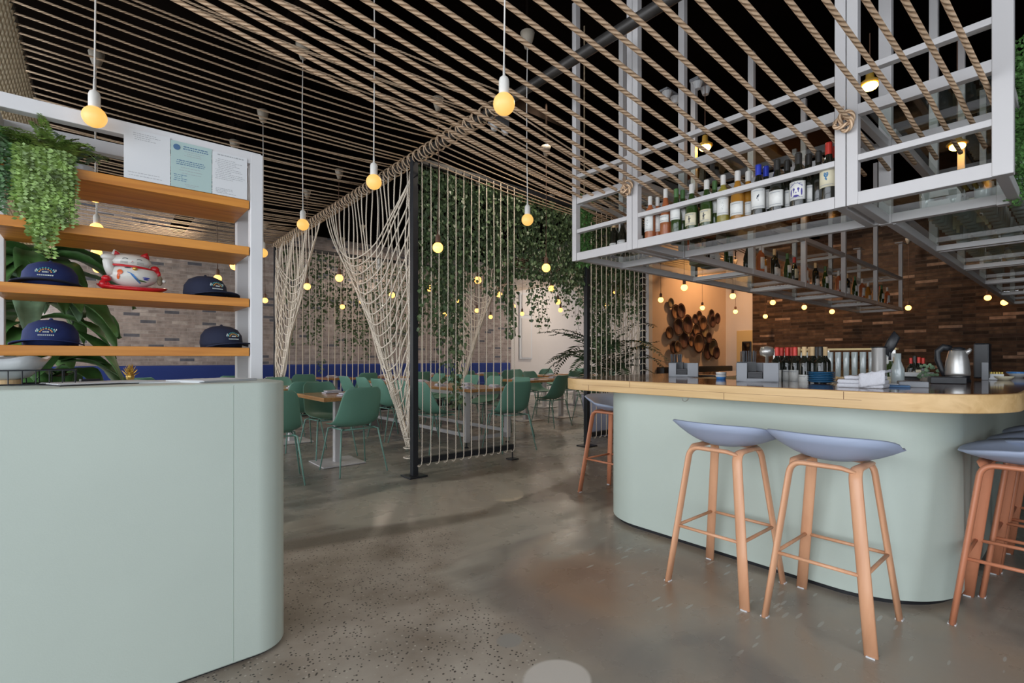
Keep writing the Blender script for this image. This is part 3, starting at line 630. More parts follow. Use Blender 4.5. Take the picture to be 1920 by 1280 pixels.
# ------------------------------------------------------------------ stools
def stool():
    t = thing('bar_stool', '', 'bar stool', group='shell-seat bar stools')
    # shell seat: front rim low (+x), back rim (-x) high, long axis y
    s_ = MB(); NR, NA = 7, 40
    for i in range(NR + 1):
        r = i / NR
        for j in range(NA):
            a = 2 * pi * j / NA; ca, sa = cos(a), sin(a)
            ex = .225 * (abs(ca) ** .85) * (1 if ca > 0 else -1); ey = .265 * (abs(sa) ** .85) * (1 if sa > 0 else -1)
            rim = .058 + .074 * max(0, -ca) ** .6 + .020 * abs(sa) ** 2 - .020 * max(0, ca)
            rad = r * (1 - .10 * (1 - r) * r)
            s_.v.append((ex * rad, ey * rad, .733 + rim * (r ** 2.3)))
    for i in range(NR):
        for j in range(NA): j2 = (j + 1) % NA; s_.f.append((i * NA + j, (i + 1) * NA + j, (i + 1) * NA + j2, i * NA + j2))
    s_.build('seat', 'blue_seat', t, smooth=True, solid=.010)
    top = .722; hx, hy = .135, .125; fx, fy = .222, .205
    cs = [(-1, -1), (1, -1), (1, 1), (-1, 1)]
    for k, (sx, sy) in enumerate(cs):
        nx, ny = cs[(k + 1) % 4]
        f = Vector((sx * fx, sy * fy, 0.0)); sh = Vector((sx * hx, sy * hy, top)); nxt = Vector((nx * hx, ny * hy, top))
        d = (sh - f).normalized(); e = (nxt - sh).normalized(); R = .055
        pts = [f, f.lerp(sh, .35), f.lerp(sh, .7)]
        a0 = sh - d * R; a1 = sh + e * R
        for i in range(7): q = i / 6; pts.append(a0 * (1 - q) ** 2 + sh * 2 * q * (1 - q) + a1 * q * q)
        n2x, n2y = cs[(k + 2) % 4]; d2 = (nxt - Vector((nx * fx, ny * fy, 0))).normalized(); e2 = (Vector((n2x * hx, n2y * hy, top)) - nxt).normalized(); pts += [a1.lerp(nxt, .5), nxt - e * .05, nxt - d2 * R * .25 + e2 * R * .25]
        rr_ = [.0125] * 3 + [.0125] * 7 + [.0115, .011, .009]
        outw = Vector((sx, sy, 0)).cross(Vector((0, 0, 1)))
        side = d.cross(e).normalized()
        MB().tube(pts, rr_, 12, flat=2.05, up=tuple(e)).build('leg', 'stool_wood', t, smooth=True)
        g = MB().cbox((f.x, f.y, .003), (.03, .03, .006)); g.build('foot_glide', 'white_paint', t)
    zf = .30; q = zf / top; px, py = fx + (hx - fx) * q, fy + (hy - fy) * q
    for k in range(4):
        a, b = cs[k], cs[(k + 1) % 4]; dz = 0
        MB().tube([(a[0] * px, a[1] * py, zf + dz), (b[0] * px, b[1] * py, zf + dz)], .0085, 8).build('footrest_rod', 'stool_wood', t, smooth=True)
    return t
st0 = stool()
spots = [((2.573, 1.275), 0, 'left one of the pair at the bar front'), ((2.59, .78), 0, 'right one of the pair at the bar front'),
         ((3.15, .19), pi / 2, 'nearest the bar\'s rounded right corner'), ((3.60, .14), pi / 2, 'second along the bar\'s right side'), ((4.06, .12), pi / 2, 'third along the bar\'s right side'),
         ((3.50, 2.74), -pi / 2, 'alone at the bar\'s left end')]
for i, ((x, y), rz, lb) in enumerate(spots):
    if i == 0: st0.location = (x, y, 0); st0['label'] = 'blue-grey bar stool, ' + lb
    else: dup(st0, (x, y, 0), rz, 'blue-grey bar stool, ' + lb)
# copper-painted legs for the side stools, as in the photo
for o in list(bpy.data.objects):
    if o.name.startswith('bar_stool') and o.parent is None and abs(o.rotation_euler.z) > .1:
        for c in kids(o):
            if c.name.split('.')[0] in ('leg', 'footrest_rod'):
                me = MEC.get(c.data.name) if 'MEC' in globals() else None
                if 'MEC' not in globals(): MEC = {}
                if c.data.name not in MEC: n_ = c.data.copy(); n_.materials.clear(); n_.materials.append(M['copper_paint']); MEC[c.data.name] = n_
                c.data = MEC[c.data.name]
# ------------------------------------------------------------------ bottles
def bottle(name='wine_bottle', gl='dark_glass_bottle', foil='foil_black', lab='label_white', h=.30, r=.038, kind='bordeaux', lz=(.05, .14), mark=None, label2=False, liquid=None):
    t = thing(name, '', 'bottle')
    if kind == 'bordeaux': pr = [(0, 0), (r * .95, 0), (r, .006), (r, h * .62), (r * .9, h * .68), (r * .5, h * .74), (r * .38, h * .78), (r * .36, h)]
    elif kind == 'burgundy': pr = [(0, 0), (r * .95, 0), (r, .006), (r, h * .45), (r * .9, h * .54), (r * .62, h * .66), (r * .42, h * .76), (r * .36, h * .84), (r * .35, h)]
    else: pr = [(0, 0), (r * .95, 0), (r, .006), (r, h * .42), (r * .8, h * .56), (r * .5, h * .74), (r * .36, h * .86), (r * .33, h)]
    MB().lathe(pr, 18).build('glass', gl, t, smooth=True)
    fz = h * .80
    MB().lathe([(r * .42, fz), (r * .42, h * .985), (r * .38, h * 1.005), (0, h * 1.005)], 14).build('capsule', foil, t, smooth=False)
    # label: front-facing (-x) curved panel
    def panel(z0, z1, m, half=1.15, rr_=r + .0012, nm='label', par=None):
        b = MB(); K = 10
        for i in range(K + 1): a = pi + half * (2 * i / K - 1); b.v += [(rr_ * cos(a), rr_ * sin(a), z0), (rr_ * cos(a), rr_ * sin(a), z1)]
        for i in range(K): n = 2 * i; b.f.append((n, n + 2, n + 3, n + 1))
        return b.build(nm, m, par or t, smooth=True, solid=.0006)
    if lab:
        lo = panel(lz[0], lz[1], lab)
        w_ = .30
        if mark:
            mk, shp = mark; b = MB(); zc = (lz[0] + lz[1]) / 2; hh = (lz[1] - lz[0])
            def blob(da, z, ra, rz, n=8):
                c = len(b.v); R_ = r + .0019; b.v.append((R_ * cos(pi + da), R_ * sin(pi + da), z))
                for i in range(n): q = 2 * pi * i / n; aa = pi + da + ra * cos(q); b.v.append((R_ * cos(aa), R_ * sin(aa), z + rz * sin(q)))
                for i in range(n): b.f.append((c, c + 1 + (i + 1) % n, c + 1 + i))
            if shp == 'grape':
                for (a_, z_) in ((-.12, .3), (0, .34), (.12, .3), (-.08, .14), (.08, .14), (0, 0), (-.03, -.16), (.03, -.28)): blob(a_ * 1.5, zc + z_ * hh * .4, .085, .006)
                blob(.14, zc + hh * .2, .12, .003); blob(-.14, zc + hh * .2, .12, .003)
            elif shp == 'portrait':
                for s_ in (-1, 1):
                    blob(s_ * .26, zc + hh * .06, .13, .008); blob(s_ * .26, zc - hh * .04, .05, .010)
                    for k in range(5): blob(s_ * (.15 + .13 * k), zc + hh * (.40 - .04 * k), .05, .004)
                blob(0, zc - hh * .12, .06, .004); blob(0, zc - hh * .30, .34, .006); blob(0, zc - hh * .36, .45, .004); blob(.62, zc - hh * .1, .1, .02); blob(-.62, zc - hh * .1, .1, .02)
            elif shp == 'bird':
                blob(-.02, zc + hh * .10, .12, .007); blob(.10, zc + hh * .16, .07, .005); blob(-.13, zc + hh * .02, .05, .005); blob(.02, zc - hh * .04, .02, .007); blob(.06, zc - hh * .10, .05, .0015)
            elif shp == 'figure':
                blob(0, zc + hh * .18, .08, .006); blob(0, zc, .15, .010); blob(-.08, zc - hh * .2, .05, .009); blob(.08, zc - hh * .2, .05, .009); blob(.2, zc + hh * .05, .1, .003)
            else:
                for k in range(9): q = k * .75; blob(.16 * cos(q) * (1 - k * .06), zc + hh * .18 * sin(q), .03, .0028)
            b.build('emblem', mk, lo, solid=.0004)
        panel(lz[0] + .010, lz[0] + .013, 'print_grey', .75, r + .0021, 'print', lo)
        panel(lz[1] - .014, lz[1] - .010, 'print_grey', .6, r + .0021, 'print', lo)
    return t
KB = dict(
 red=bottle(mark=None, foil='foil_red'), black=bottle(kind='burgundy', r=.041, lz=(.03, .12)), blue=bottle(foil='foil_blue', lz=(.04, .155), mark=('ink', 'bird'), kind='burgundy', r=.040),
 rose=bottle(gl='rose_glass', foil='foil_white', lab='label_white', lz=(.055, .17), mark=('ink', 'scroll'), r=.036), rose2=bottle(gl='rose_glass', foil='foil_white', lz=(.09, .14), kind='hock', h=.32, r=.036),
 amber=bottle(gl='amber_glass', foil='foil_white', lz=(.03, .11), kind='burgundy', r=.040), yellow=bottle(gl='yellow_glass', foil='foil_white', lz=(.05, .16), mark=('print_grey', 'scroll'), r=.037),
 green=bottle(gl='green_bottle', foil='foil_green', lz=(.09, .17), kind='hock', r=.037), greenw=bottle(gl='green_bottle', foil='foil_white', lab='label_cream', lz=(.03, .11), mark=('slate_box', 'figure'), kind='burgundy', r=.040),
 face=bottle(foil='foil_black', lab='label_white', lz=(.04, .14), mark=('label_violet', 'portrait'), kind='burgundy', r=.042), grape=bottle(foil='foil_red', lab='label_cream', lz=(.07, .175), mark=('label_blue', 'grape'), r=.041, kind='burgundy', h=.31),
 corked=bottle(foil='cork', lz=(.03, .11), r=.036), plain=bottle(lab=None, foil='foil_black'))
USED = set()
def put_bottle(k, loc, label, rz=0, group=None, s=1):
    src = KB[k]
    if k not in USED: USED.add(k); src.location = loc; src.rotation_euler = (0, 0, rz); src.scale = (s,) * 3; src['label'] = label; o = src; src.name = 'wine_bottle'
    else: o = dup(src, loc, rz, label, None, s)
    if group: o['group'] = group
    return o
for k in KB:
    CH[KB[k].name] = kids(KB[k])
# ================================================================== HANGING RACK over the bar
rk = thing('hanging_rack', 'white steel glass-shelved rack hanging over the bar from the ceiling', 'hanging rack')
XF, XI = 2.9, 3.46; ZB = 1.96
def rp(a, b, w_=.06, h_=.06, nm='rail', m='white_metal'): MB().bar(a, b, w_, h_).build(nm, m, rk, bevel=.003)
def post(x, y, wx, wy, z1=ZC): MB().cbox((x, y, (ZB + z1) / 2), (wx, wy, z1 - ZB)).build('post', 'white_metal', rk, bevel=.003)
YS = [(2.645, .042), (2.12, .045), (2.072, .045), (.83, .048), (.778, .048), (.245, .066)]
for y, w_ in YS: post(XF, y, .05, w_)
for y, w_ in ((2.62, .045), (2.05, .05), (.77, .06), (.29, .05)): post(XI, y, .05, w_)
for (za, th) in ((ZB + .03, .062), (2.19, .03), (2.43, .052), (2.62, .03)):
    for (ya, yb_) in ((2.62, 2.14), (2.05, .855), (.755, .275)): rp((XF, ya, za), (XF, yb_, za), .045, th)
for (ya, yb_) in ((2.62, 2.08), (2.02, .80), (.74, .27)):
    rp((XI, ya, ZB + .03), (XI, yb_, ZB + .03), .045, .05)
    rp((XI, ya, 2.41), (XI, yb_, 2.41), .045, .05)
for y in (2.62, 2.13, 2.05, .84, .77, .25):
    rp((XF + .02, y, ZB + .025), (XI - .02, y, ZB + .025), .042, .046); rp((XF + .02, y, 2.42), (XI - .02, y, 2.42), .035, .04)
# the two long arms
def arm(ya, yb_, xs):
    for (i, x) in enumerate(xs):
        for y in (ya, yb_):
            z1 = 3.05 if x > 9.5 else ZC
            post(x, y, .05, .05, z1)
            if x > 9.5: MB().cbox((x, y, 3.05), (.28, .1, .015)).build('end_plate', 'white_metal', rk)
            x0 = XI if i == 0 else xs[i - 1]
            rp((x0 + .02, y, ZB + .025), (x - .02, y, ZB + .025), .045, .05); rp((x0 + .02, y, 2.48), (x - .02, y, 2.48), .045, .05)
        for dx in (-.04, .04): rp((x + dx, ya, ZB + .02), (x + dx, yb_, ZB + .02), .035, .036)
        rp((x, ya, 2.48), (x, yb_, 2.48), .035, .036)
LX = [4.6, 5.86, 7.18, 8.58, 10.0]; RX = [4.65, 5.8, 7.1, 8.5, 10.0]
arm(2.60, 2.03, LX); arm(.75, .20, RX)
def pane(x0, x1, y0, y1, z, nm='glass_shelf'): MB().box(x0, x1, y0, y1, z, z + .008).build(nm, 'shelf_glass', rk)
for (y0, y1) in ((2.15, 2.60), (.87, 2.03), (.28, .75)): pane(XF + .02, XI - .02, y0, y1, ZB + .05); pane(XF + .02, XI - .02, y0, y1, 2.452)
for xs, (y0, y1) in ((LX, (2.05, 2.58)), (RX, (.22, .73))):
    for i, x in enumerate(xs):
        x0 = XI if i == 0 else xs[i - 1]; pane(x0 + .05, x - .05, y0, y1, ZB + .05); pane(x0 + .05, x - .05, y0, y1, 2.505)
ZS = ZB + .058
# main shelf bottles, left to right in the photo
row = [(1219, 'rose', 'rose bottle with tall white label'), (1233, 'rose', 'rose bottle behind'), (1248, 'rose2', 'slender rose bottle with slanted white label'), (1268, 'green', 'green hock bottle with rounded white label'), (1280, 'green', 'green bottle'),
       (1297, 'greenw', 'dark green bottle with pictured cream label'), (1325, 'greenw', 'dark bottle with cream label'), (1340, 'green', 'green bottle with pale cap'), (1356, 'yellow', 'clear golden bottle with tall white label'), (1383, 'amber', 'amber bottle with low white label'), (1403, 'amber', 'amber bottle'),
       (1422, 'blue', 'blue-capped bottle with tall label and small emblem'), (1436, 'blue', 'blue-capped dark bottle'), (1457, 'black', 'dark bottle with low white label'), (1476, 'black', 'dark bottle'), (1497, 'face', 'dark bottle with a dark-printed pale label'), (1516, 'black', 'dark bottle in deep shade'), (1535, 'plain', 'plain dark bottle'), (1554, 'grape', 'red-capped bottle with blue grape emblem'), (1566, 'red', 'red-capped bottle by the double post')]
for i, (u, k, lb) in enumerate(row):
    dx = .10 if i in (1, 4, 7, 10, 12, 14, 16, 17, 19) else .045
    p = P(u, 380, x=XF + dx)
    put_bottle(k, (p.x, p.y, ZS), '%s, %s from left on the front rack shelf' % (lb, ORD[i]), rnd.uniform(-.1, .35), 'wine bottles on the front rack shelf')
for j in range(9):
    p = (XF + .30 + .04 * (j % 2), 1.95 - j * .13, ZS); put_bottle(('green', 'black', 'rose', 'black')[j % 4], p, 'wine bottle in the rear row of the front rack shelf', 0, 'rear row bottles on the front rack shelf')
for j in range(5): put_bottle('black' if j % 2 else 'corked', (XF + .33, 2.53 - j * .085, ZS), 'dark wine bottle in the small left bay of the rack, %s from the left' % ORD[j], 0, 'dark bottles in the left rack bay')
k_ = 0
for x in [3.7 + .165 * i for i in range(37)]:
    if min(abs(x - q) for q in LX) < .1: continue
    put_bottle(('rose', 'amber', 'corked', 'black', 'green', 'grape')[k_ % 6], (x, 2.13 + .05 * (k_ % 2), ZS), 'wine bottle standing on the long left arm of the hanging rack', pi / 2, 'wine bottles on the long left arm of the rack'); k_ += 1
# tumblers on the right arm
gl = MB().lathe([(0, .004), (.030, .004), (.036, .11), (.034, .11), (.028, .012), (0, .012)], 14)
g0 = gl.build('drinking_glass', 'glassware', smooth=True)
def glass_at(p, lb, gp, s=(1, 1, 1), first=[True]):
    if first[0]: o = g0; first[0] = False
    else: o = g0.copy(); C.objects.link(o)
    o.location = p; o.scale = s; tag(o, lb, 'drinking glass', gp)
for i in range(21):
    for j in range(4):
        x = 3.62 + i * .105
        if min(abs(x - q) for q in RX) < .08: continue
        glass_at((x, .27 + j * .115, ZS + .0), 'clear tumbler on the glass shelf of the rack\'s right arm', 'tumblers on the right rack arm', (1, 1, 1.25 if j % 2 else .95))
for i in range(6):
    for j in range(3): glass_at((6.0 + i * .17, .32 + j * .14, ZS), 'clear tumbler far along the rack\'s right arm', 'tumblers far along the right rack arm')
# small things on the rack
o = thing('paper_cup_stack', 'pale yellow paper boxes stacked on the rack near its right end', 'boxes', (3.2, .42, ZS + .0))
for i in range(6): MB().cbox((0, -.018 * i, .03), (.14, .012, .055)).build('carton', 'yellow_paper' if i % 2 else 'paper', o)
for (x, y, m_, lb) in ((3.66, .55, 'white_paint', 'small white crate on the rack right of the double post'), (4.25, .5, 'label_cream', 'small slatted crate on the rack seen through the right bay')):
    o = thing('small_crate', lb, 'crate', (x, y, ZS))
    for k in range(3): MB().box(-.07, .07, -.08, -.07, .02 + k * .06, .06 + k * .06).build('slat', m_, o); MB().box(-.07, -.06, -.08, .08, .02 + k * .06, .06 + k * .06).build('slat', m_, o)
    for s1 in (-1, 1):
        for s2 in (-1, 1): MB().cbox((.065 * s1, .075 * s2, .1), (.015, .015, .2)).build('corner_post', m_, o)
o = thing('storage_box', 'cream card boxes on the rack behind the rose bottles', 'box', (4.1, 2.25, ZS)); MB().cbox((0, 0, .075), (.16, .14, .15)).build('carton', 'label_cream', o, bevel=.003); MB().cbox((.2, .02, .06), (.14, .12, .12)).build('carton', 'paper', o, bevel=.003)
# filament lamps within the rack
def reflector(u, v, d, lb):
    p = P(u, v, d=d); t = thing('shaded_pendant', lb, 'pendant light', p)
    MB().ball((0, 0, .0), .055, 16, 1, 1, .55).build('bulb', 'filament_amber', t, smooth=True)
    MB().lathe([(.075, .018), (.072, .03), (.03, .06), (.025, .12), (0, .12)], 18).build('shade', 'lamp_shade', t, smooth=True)
    MB().tube([(0, 0, .11), (0, 0, ZC - p.z)], .004, 6).build('cord', 'cord_brown', t)
reflector(1322, 277, 4.9, 'glowing amber pendant behind the rack posts, above the bottles')
reflector(1631, 162, 3.9, 'glowing amber pendant right of the rack\'s double post')
reflector(1795, 275, 4.2, 'glowing amber pendant seen through the right bay glass')
# ================================================================== ROPES
XW = -.39; XBEAM = 2.47; ZR = 3.25
def catenary(a, b, sag, n=10):
    a = Vector(a); b = Vector(b); return [a.lerp(b, i / n) - Vector((0, 0, sag * 4 * (i / n) * (1 - i / n))) for i in range(n + 1)]
# beams that carry them
bm = MB().tube([(XBEAM, YF + .1, ZR - .03), (XBEAM, 9.5, ZR - .03)], .038, 12).build('rope_beam', 'pipe_grey', smooth=True)
tag(bm, 'dark steel pipe carrying the laced ropes above the net curtains', 'beam')
wb_ = MB().tube([(XW, 1.5, ZR + .02), (XW, YB - .1, ZR + .02)], .025, 8).build('rope_beam', 'pipe_grey', smooth=True)
tag(wb_, 'dark steel pipe at the top of the left rope wall', 'beam')
hl = MB()
for s_ in (0, pi):
    n = 900; L0, L1 = 2.9, 9.5
    hl.tube([(XBEAM + .062 * cos(s_ + t_ * 2 * pi), L0 + (L1 - L0) * i / n + (.03 if s_ else 0), ZR - .03 + .062 * sin(s_ + t_ * 2 * pi) * (1 if s_ == 0 else -1)) for i in range(n + 1) for t_ in ((L1 - L0) * i / n / .11,)], .007, 5)
hl = hl.build('rope_lacing', 'rope_thin', smooth=True); tag(hl, 'beige rope laced in crossing loops around the dark pipe', 'rope lacing')
GR = 'thin beige ropes of the flat rope ceiling'
y = 3.0; k = 0
while y < 11.4:
    yy = y + rnd.uniform(-.018, .018); y += .104 if k % 9 else .17; k += 1
    z0 = ZR + rnd.uniform(-.01, .01)
    xe = XBEAM
    o = MB().tube(catenary((XW, yy, z0), (xe, yy + rnd.uniform(-.05, .05), z0), .02 + rnd.random() * .025 + (.03 if k % 7 == 3 else 0)), .0068, 6).build('ceiling_rope', 'rope_thin', smooth=True)
    tag(o, 'thin beige rope stretched flat between the left rope wall and the dark pipe', 'rope', GR)
# from the pipe on towards the rack
n = 15
for i in range(n):
    y0 = 3.02 + i * .104; q = 1 - i / (n - 1)
    xe = 6.4; drop = .10 + .62 * q ** 1.2
    pts = catenary((XBEAM, y0, ZR - .05), (xe, y0 + .02, ZR - .05 - drop), .07)
    if q > .25: xe2 = 3.6 + 2.8 * (1 - q); pts = catenary((XBEAM, y0, ZR - .05), (xe, y0 - .25 * q, ZR - drop - .05), .06)
    o = MB().tube(pts, .0068, 6).build('ceiling_rope', 'rope_thin', smooth=True)
    tag(o, 'thin beige rope running on from the dark pipe above the vine screen', 'rope', 'beige ropes running on past the pipe above the vine screen')
y = 4.6
while y < 11.4:
    yy = y; y += .13
    o = MB().tube(catenary((6.38, yy, ZR - .05), (9.7, yy, ZR - .05), .03, 6), .007, 5).build('ceiling_rope', 'rope_thin', smooth=True)
    tag(o, 'thin beige rope of the far rope ceiling beyond the vine pavilion', 'rope', 'ropes of the far ceiling')
# thick ropes to the rack: (x px at rack knot line -> y on the rack), start high on the left
T = [1849, 1796, 1746, 1697, 1653, 1601]
ys = [P(u, 235 - .286 * (u - 1600), x=2.9).y for u in T]
ystep = .112
while ys[-1] + ystep < 2.72: ys.append(ys[-1] + ystep)
for i, y0 in enumerate(ys):
    q = min(1, max(0, (y0 - .3) / 2.36)); z0 = 2.365 + .085 * q ** 3; dy = .062 * (1 - q); sl = .152
    xs_ = -2.55; L = 2.9 - xs_
    a = Vector((xs_, y0 + dy * L, z0 + sl * L)); b = Vector((2.9, y0, z0)); dd = (b - a).normalized()
    pts = catenary(a, b, .035, 14) + [b + dd * .12 - Vector((0, 0, .012)), b + dd * .54 - Vector((0, 0, .02))]
    o = MB().tube(pts, .0105, 8).build('sloping_rope', 'rope_thick', smooth=True)
    tag(o, 'thick twisted beige rope sloping down to the hanging rack', 'rope', 'thick ropes sloping down to the hanging rack')
bp_ = MB().tube([(-2.58, YF + .1, ZR), (-2.58, 4.2, ZR)], .035, 10).build('rope_beam', 'pipe_grey', smooth=True); tag(bp_, 'dark steel pipe high on the left where the thick ropes start', 'beam')
# knots on the rack posts
def knot(p, lb):
    pts = []; n = 90
    for i in range(n):
        a = 2 * pi * i / n; r = .03 + .014 * cos(3 * a * 1.0)
        pts.append((p[0] - .035 + .014 * sin(3 * a), p[1] + r * cos(2 * a), p[2] + r * 1.1 * sin(2 * a)))
    t = thing('rope_knot', lb, 'knot', (0, 0, 0)); MB().tube(pts, .0095, 8, closed=True).build('knot_body', 'rope_thick', t, smooth=True)
    fr = MB()
    for k in range(7): a = -1 + k * .35; fr.tube([(p[0] - .05, p[1] + .01, p[2] + .03), (p[0] - .055, p[1] + .01 + .02 * sin(a), p[2] + .055 + .02 * cos(a))], .0015, 4)
    fr.build('frayed_end', 'rope_thick', t)
knot((2.875, .80, 2.372), 'rope knot tied on the double post right of the bottles')
knot((2.875, 2.115, 2.39), 'rope knot tied on the rack post left of the bottles')
# left rope wall
y = 2.76; k = 0
while y < 11.4:
    zt = ZR; lean = .25
    o = MB().tube([(XW + .01, y, ZR + .03), (XW - lean * 1.2, y + .01, ZR - 1.2), (XW - lean * 3.1, y, .12)], .0155, 7).build('wall_rope', 'rope_wall', smooth=True)
    tag(o, 'thick straw-coloured rope of the leaning rope wall on the far left', 'rope', 'ropes of the left rope wall'); y += .072
# ================================================================== PAVILION: screens, net curtains, vines
PX0, PX1, PY0, PY1 = 2.45, 6.35, 4.43, 9.45
fr = thing('rope_screen', 'black steel posts and rails holding the vines and net curtains', 'screen')
def fpost(x, y, z1=3.22): MB().cbox((x, y, z1 / 2), (.062, .062, z1)).build('post', 'black_metal', fr, bevel=.004); MB().cbox((x, y, .008), (.2, .2, .016)).build('base_plate', 'black_metal', fr, bevel=.003)
for p in ((PX0, PY0), (PX0, PY1), (PX1, PY0), (PX1, PY1), (5.07, PY0)): fpost(*p)
for a, b in (((PX0, PY0, 3.2), (PX1, PY0, 3.2)), ((PX0, PY1, 3.2), (PX1, PY1, 3.2)), ((PX1, PY0, 3.2), (PX1, PY1, 3.2)), ((PX0, PY0, .15), (3.76, PY0, .15)), ((5.07, PY0, .15), (PX1, PY0, .15)), ((PX0, PY1, .15), (PX1, PY1, .15))):
    MB().bar(a, b, .05, .06).build('rail', 'black_metal', fr, bevel=.003)
MB().tube([(3.75, PY0, .15), (3.75, PY0, .01)], .008, 6).build('foot', 'black_metal', fr); MB().cbox((3.75, PY0, .006), (.11, .11, .012)).build('foot_plate', 'black_metal', fr)
MB().tube([(5.06, PY0 - .0, .15), (5.06, PY0, .01)], .008, 6).build('foot', 'black_metal', fr)
for (x, y) in ((PX1, PY1), (PX1, PY0)):
    lc = MB()
    for i in range(26):
        z = .5 + i * .1; lc.tube([(x + .05 * cos(a), y + .05 * sin(a), z + .012 * sin(a * 2)) for a in [2 * pi * j / 10 for j in range(10)]], .008, 5, closed=True)
    lc.build('rope_binding', 'rope_white', fr, smooth=True)
def string(x, y, r=.0062, z0=.16, z1=3.2, hook=True):
    pts = [(x, y, z1), (x + rnd.uniform(-.008, .008), y, 1.9), (x + rnd.uniform(-.006, .006), y, .8), (x, y, z0 - .01)]
    if hook: pts += [(x - .006, y, z0 - .045), (x - .028, y, z0 - .06), (x - .05, y, z0 - .052)]
    o = MB().tube(pts, r, 6).build('screen_rope', 'rope_white', smooth=True); return o
for i in range(13):
    tag(string(2.52 + i * .1025, PY0 - .035), 'white taut rope of the screen right of the black post', 'rope', 'taut ropes of the right-hand front screen')
for i in range(12):
    tag(string(5.12 + i * .107, PY0 - .035), 'white taut rope of the screen behind the bar end', 'rope', 'taut ropes of the screen behind the bar end')
for i in range(32):
    tag(string(PX0 + .1 + i * .118, PY1 - .04, .0085, hook=False), 'white taut rope of the rear screen before the brick wall', 'rope', 'taut ropes of the rear screen')
# net curtains
def net(x, yw, yg, label, nv=22, ns=17, zb=.28, r=.0078, seed=1):
    """hangs from the beam between yw (wide edge) and yg (the post it is gathered to)"""
    rd = random.Random(seed); t = thing('net_curtain', label, 'net curtain'); W = yw - yg; sg = 1 if W > 0 else -1; W = abs(W)
    KZ = [(3.2, 1.0), (2.36, .66), (1.64, .41), (1.1, .26), (.68, .15), (.3, .05), (0, .03)]
    def env(z):
        for (za, ga), (zb_, gb) in zip(KZ, KZ[1:]):
            if z >= zb_: return gb + (ga - gb) * (z - zb_) / (za - zb_)
        return .03
    zb_all = zb
    for i in range(nv):
        f = (i + .5) / nv; N = 18; pts = []; off = rd.uniform(-.02, .02)
        for k in range(N + 1):
            z = 3.2 + (zb_all + rd.random() * .0 - 3.2) * k / N
            a = f * (1 - .22 * (3.2 - z) / 3); e = env(z) * (.90 + .1 * f) - (1 - f) * .035 * (1 - env(z))
            g = min(a, e) if abs(a - e) > .08 else min(a, e) - (.08 - abs(a - e)) ** 2 / .32
            g = max(g, .012 + .03 * f)
            pts.append((x + .02 * sin(k * .7 + i), yg + sg * W * g + off * min(1, k / 4), z))
        MB().tube(pts, r, 6).build('strand', 'rope_white', t, smooth=True)
    for j in range(ns):
        ze = 2.62 - (2.62 - .42) * (j / (ns - 1)) ** 1.0; e = env(ze) * .97; zp = min(3.02, ze + .55 * (e + .35) * 1.0 + .10); sag = .16 * e * W + .05
        N = 14; pts = []
        for k in range(N + 1):
            q = k / N; yy = e + (.02 - e) * q; z = ze + (zp - ze) * (q ** 1.5) - sag * 4 * q * (1 - q) * (1 - .35 * q)
            pts.append((x - .02 + .01 * sin(k), yg + sg * W * yy, z))
        MB().tube(pts, r, 6).build('swag', 'rope_white', t, smooth=True)
    # bundle running down the post
    for j in range(4):
        pts = [(x - .01 + .012 * sin(j * 2 + k), yg + sg * (.055 + .018 * j + .02 * sin(k * 1.3 + j)), 3.1 - k * (2.75 / 12)) for k in range(13)]
        MB().tube(pts, r * .9, 6).build('strand', 'rope_white', t, smooth=True)
    for k in range(3):
        MB().tube([(x - .01 + .05 * cos(a), yg + sg * .09 + .06 * sin(a), .18 + .1 * k) for a in [2 * pi * i / 10 for i in range(10)]], .008, 6, closed=True).build('tie', 'rope_white', t, smooth=True)
net(PX0, 7.07, PY0, 'large white rope net curtain gathered to the near black post')
net(PX0, 7.10, PY1, 'white rope net curtain gathered at the far left corner of the pavilion', zb=.85, seed=2)
net(PX1, 7.6, PY1, 'white rope net curtain gathered at the far right corner post, seen through the vines', r=.010, seed=3)
net(PX1, 6.5, PY0, 'white rope net curtain gathered behind the bar end', r=.010, seed=4)
# vines
def vine_mesh(L, seed, dens=60, ls=.040):
    rd = random.Random(seed); b = MB(); pts = []; N = int(L / .12)
    ox, oy = 0, 0
    for i in range(N + 1): ox += rd.uniform(-.02, .02); oy += rd.uniform(-.015, .015); ox *= .8; oy *= .8; pts.append((ox, oy, -L * i / N))
    b.tube(pts, .0028, 4); b.uv = {}
    for k in range(int(L * dens)):
        q = rd.random() ** .9; i = min(N - 1, int(q * N)); f = q * N - i; p = Vector(pts[i]).lerp(Vector(pts[i + 1]), f)
        a = rd.uniform(0, 2 * pi); s = ls * rd.uniform(.6, 1.25); out = Vector((cos(a), sin(a), 0)); c = p + out * rd.uniform(.01, .055)
        nrm = (out * rd.uniform(.3, 1) + Vector((rd.uniform(-.5, .5), rd.uniform(-.5, .5), rd.uniform(.1, .8)))).normalized()
        dn = Vector((out.x * .35, out.y * .35, -1)); dn = (dn - nrm * dn.dot(nrm)).normalized(); sd = dn.cross(nrm)
        n = len(b.v)
        for (ax, ay) in ((-.1, 0), (-.45, .25), (-.42, .7), (0, 1.05)): pass
        pl = [(0, 0, 0), (.5, .12, .1), (.56, .5, .12), (.28, .9, .03), (0, 1.15, -.1), (-.28, .9, .03), (-.56, .5, .12), (-.5, .12, .1)]
        for (sx_, dy_, nz_) in pl: b.v.append(tuple(c + sd * sx_ * s + dn * dy_ * s + nrm * nz_ * s))
        b.f += [(n, n + 1, n + 2, n + 3, n + 4), (n, n + 4, n + 5, n + 6, n + 7)]
    return b
VM = {}
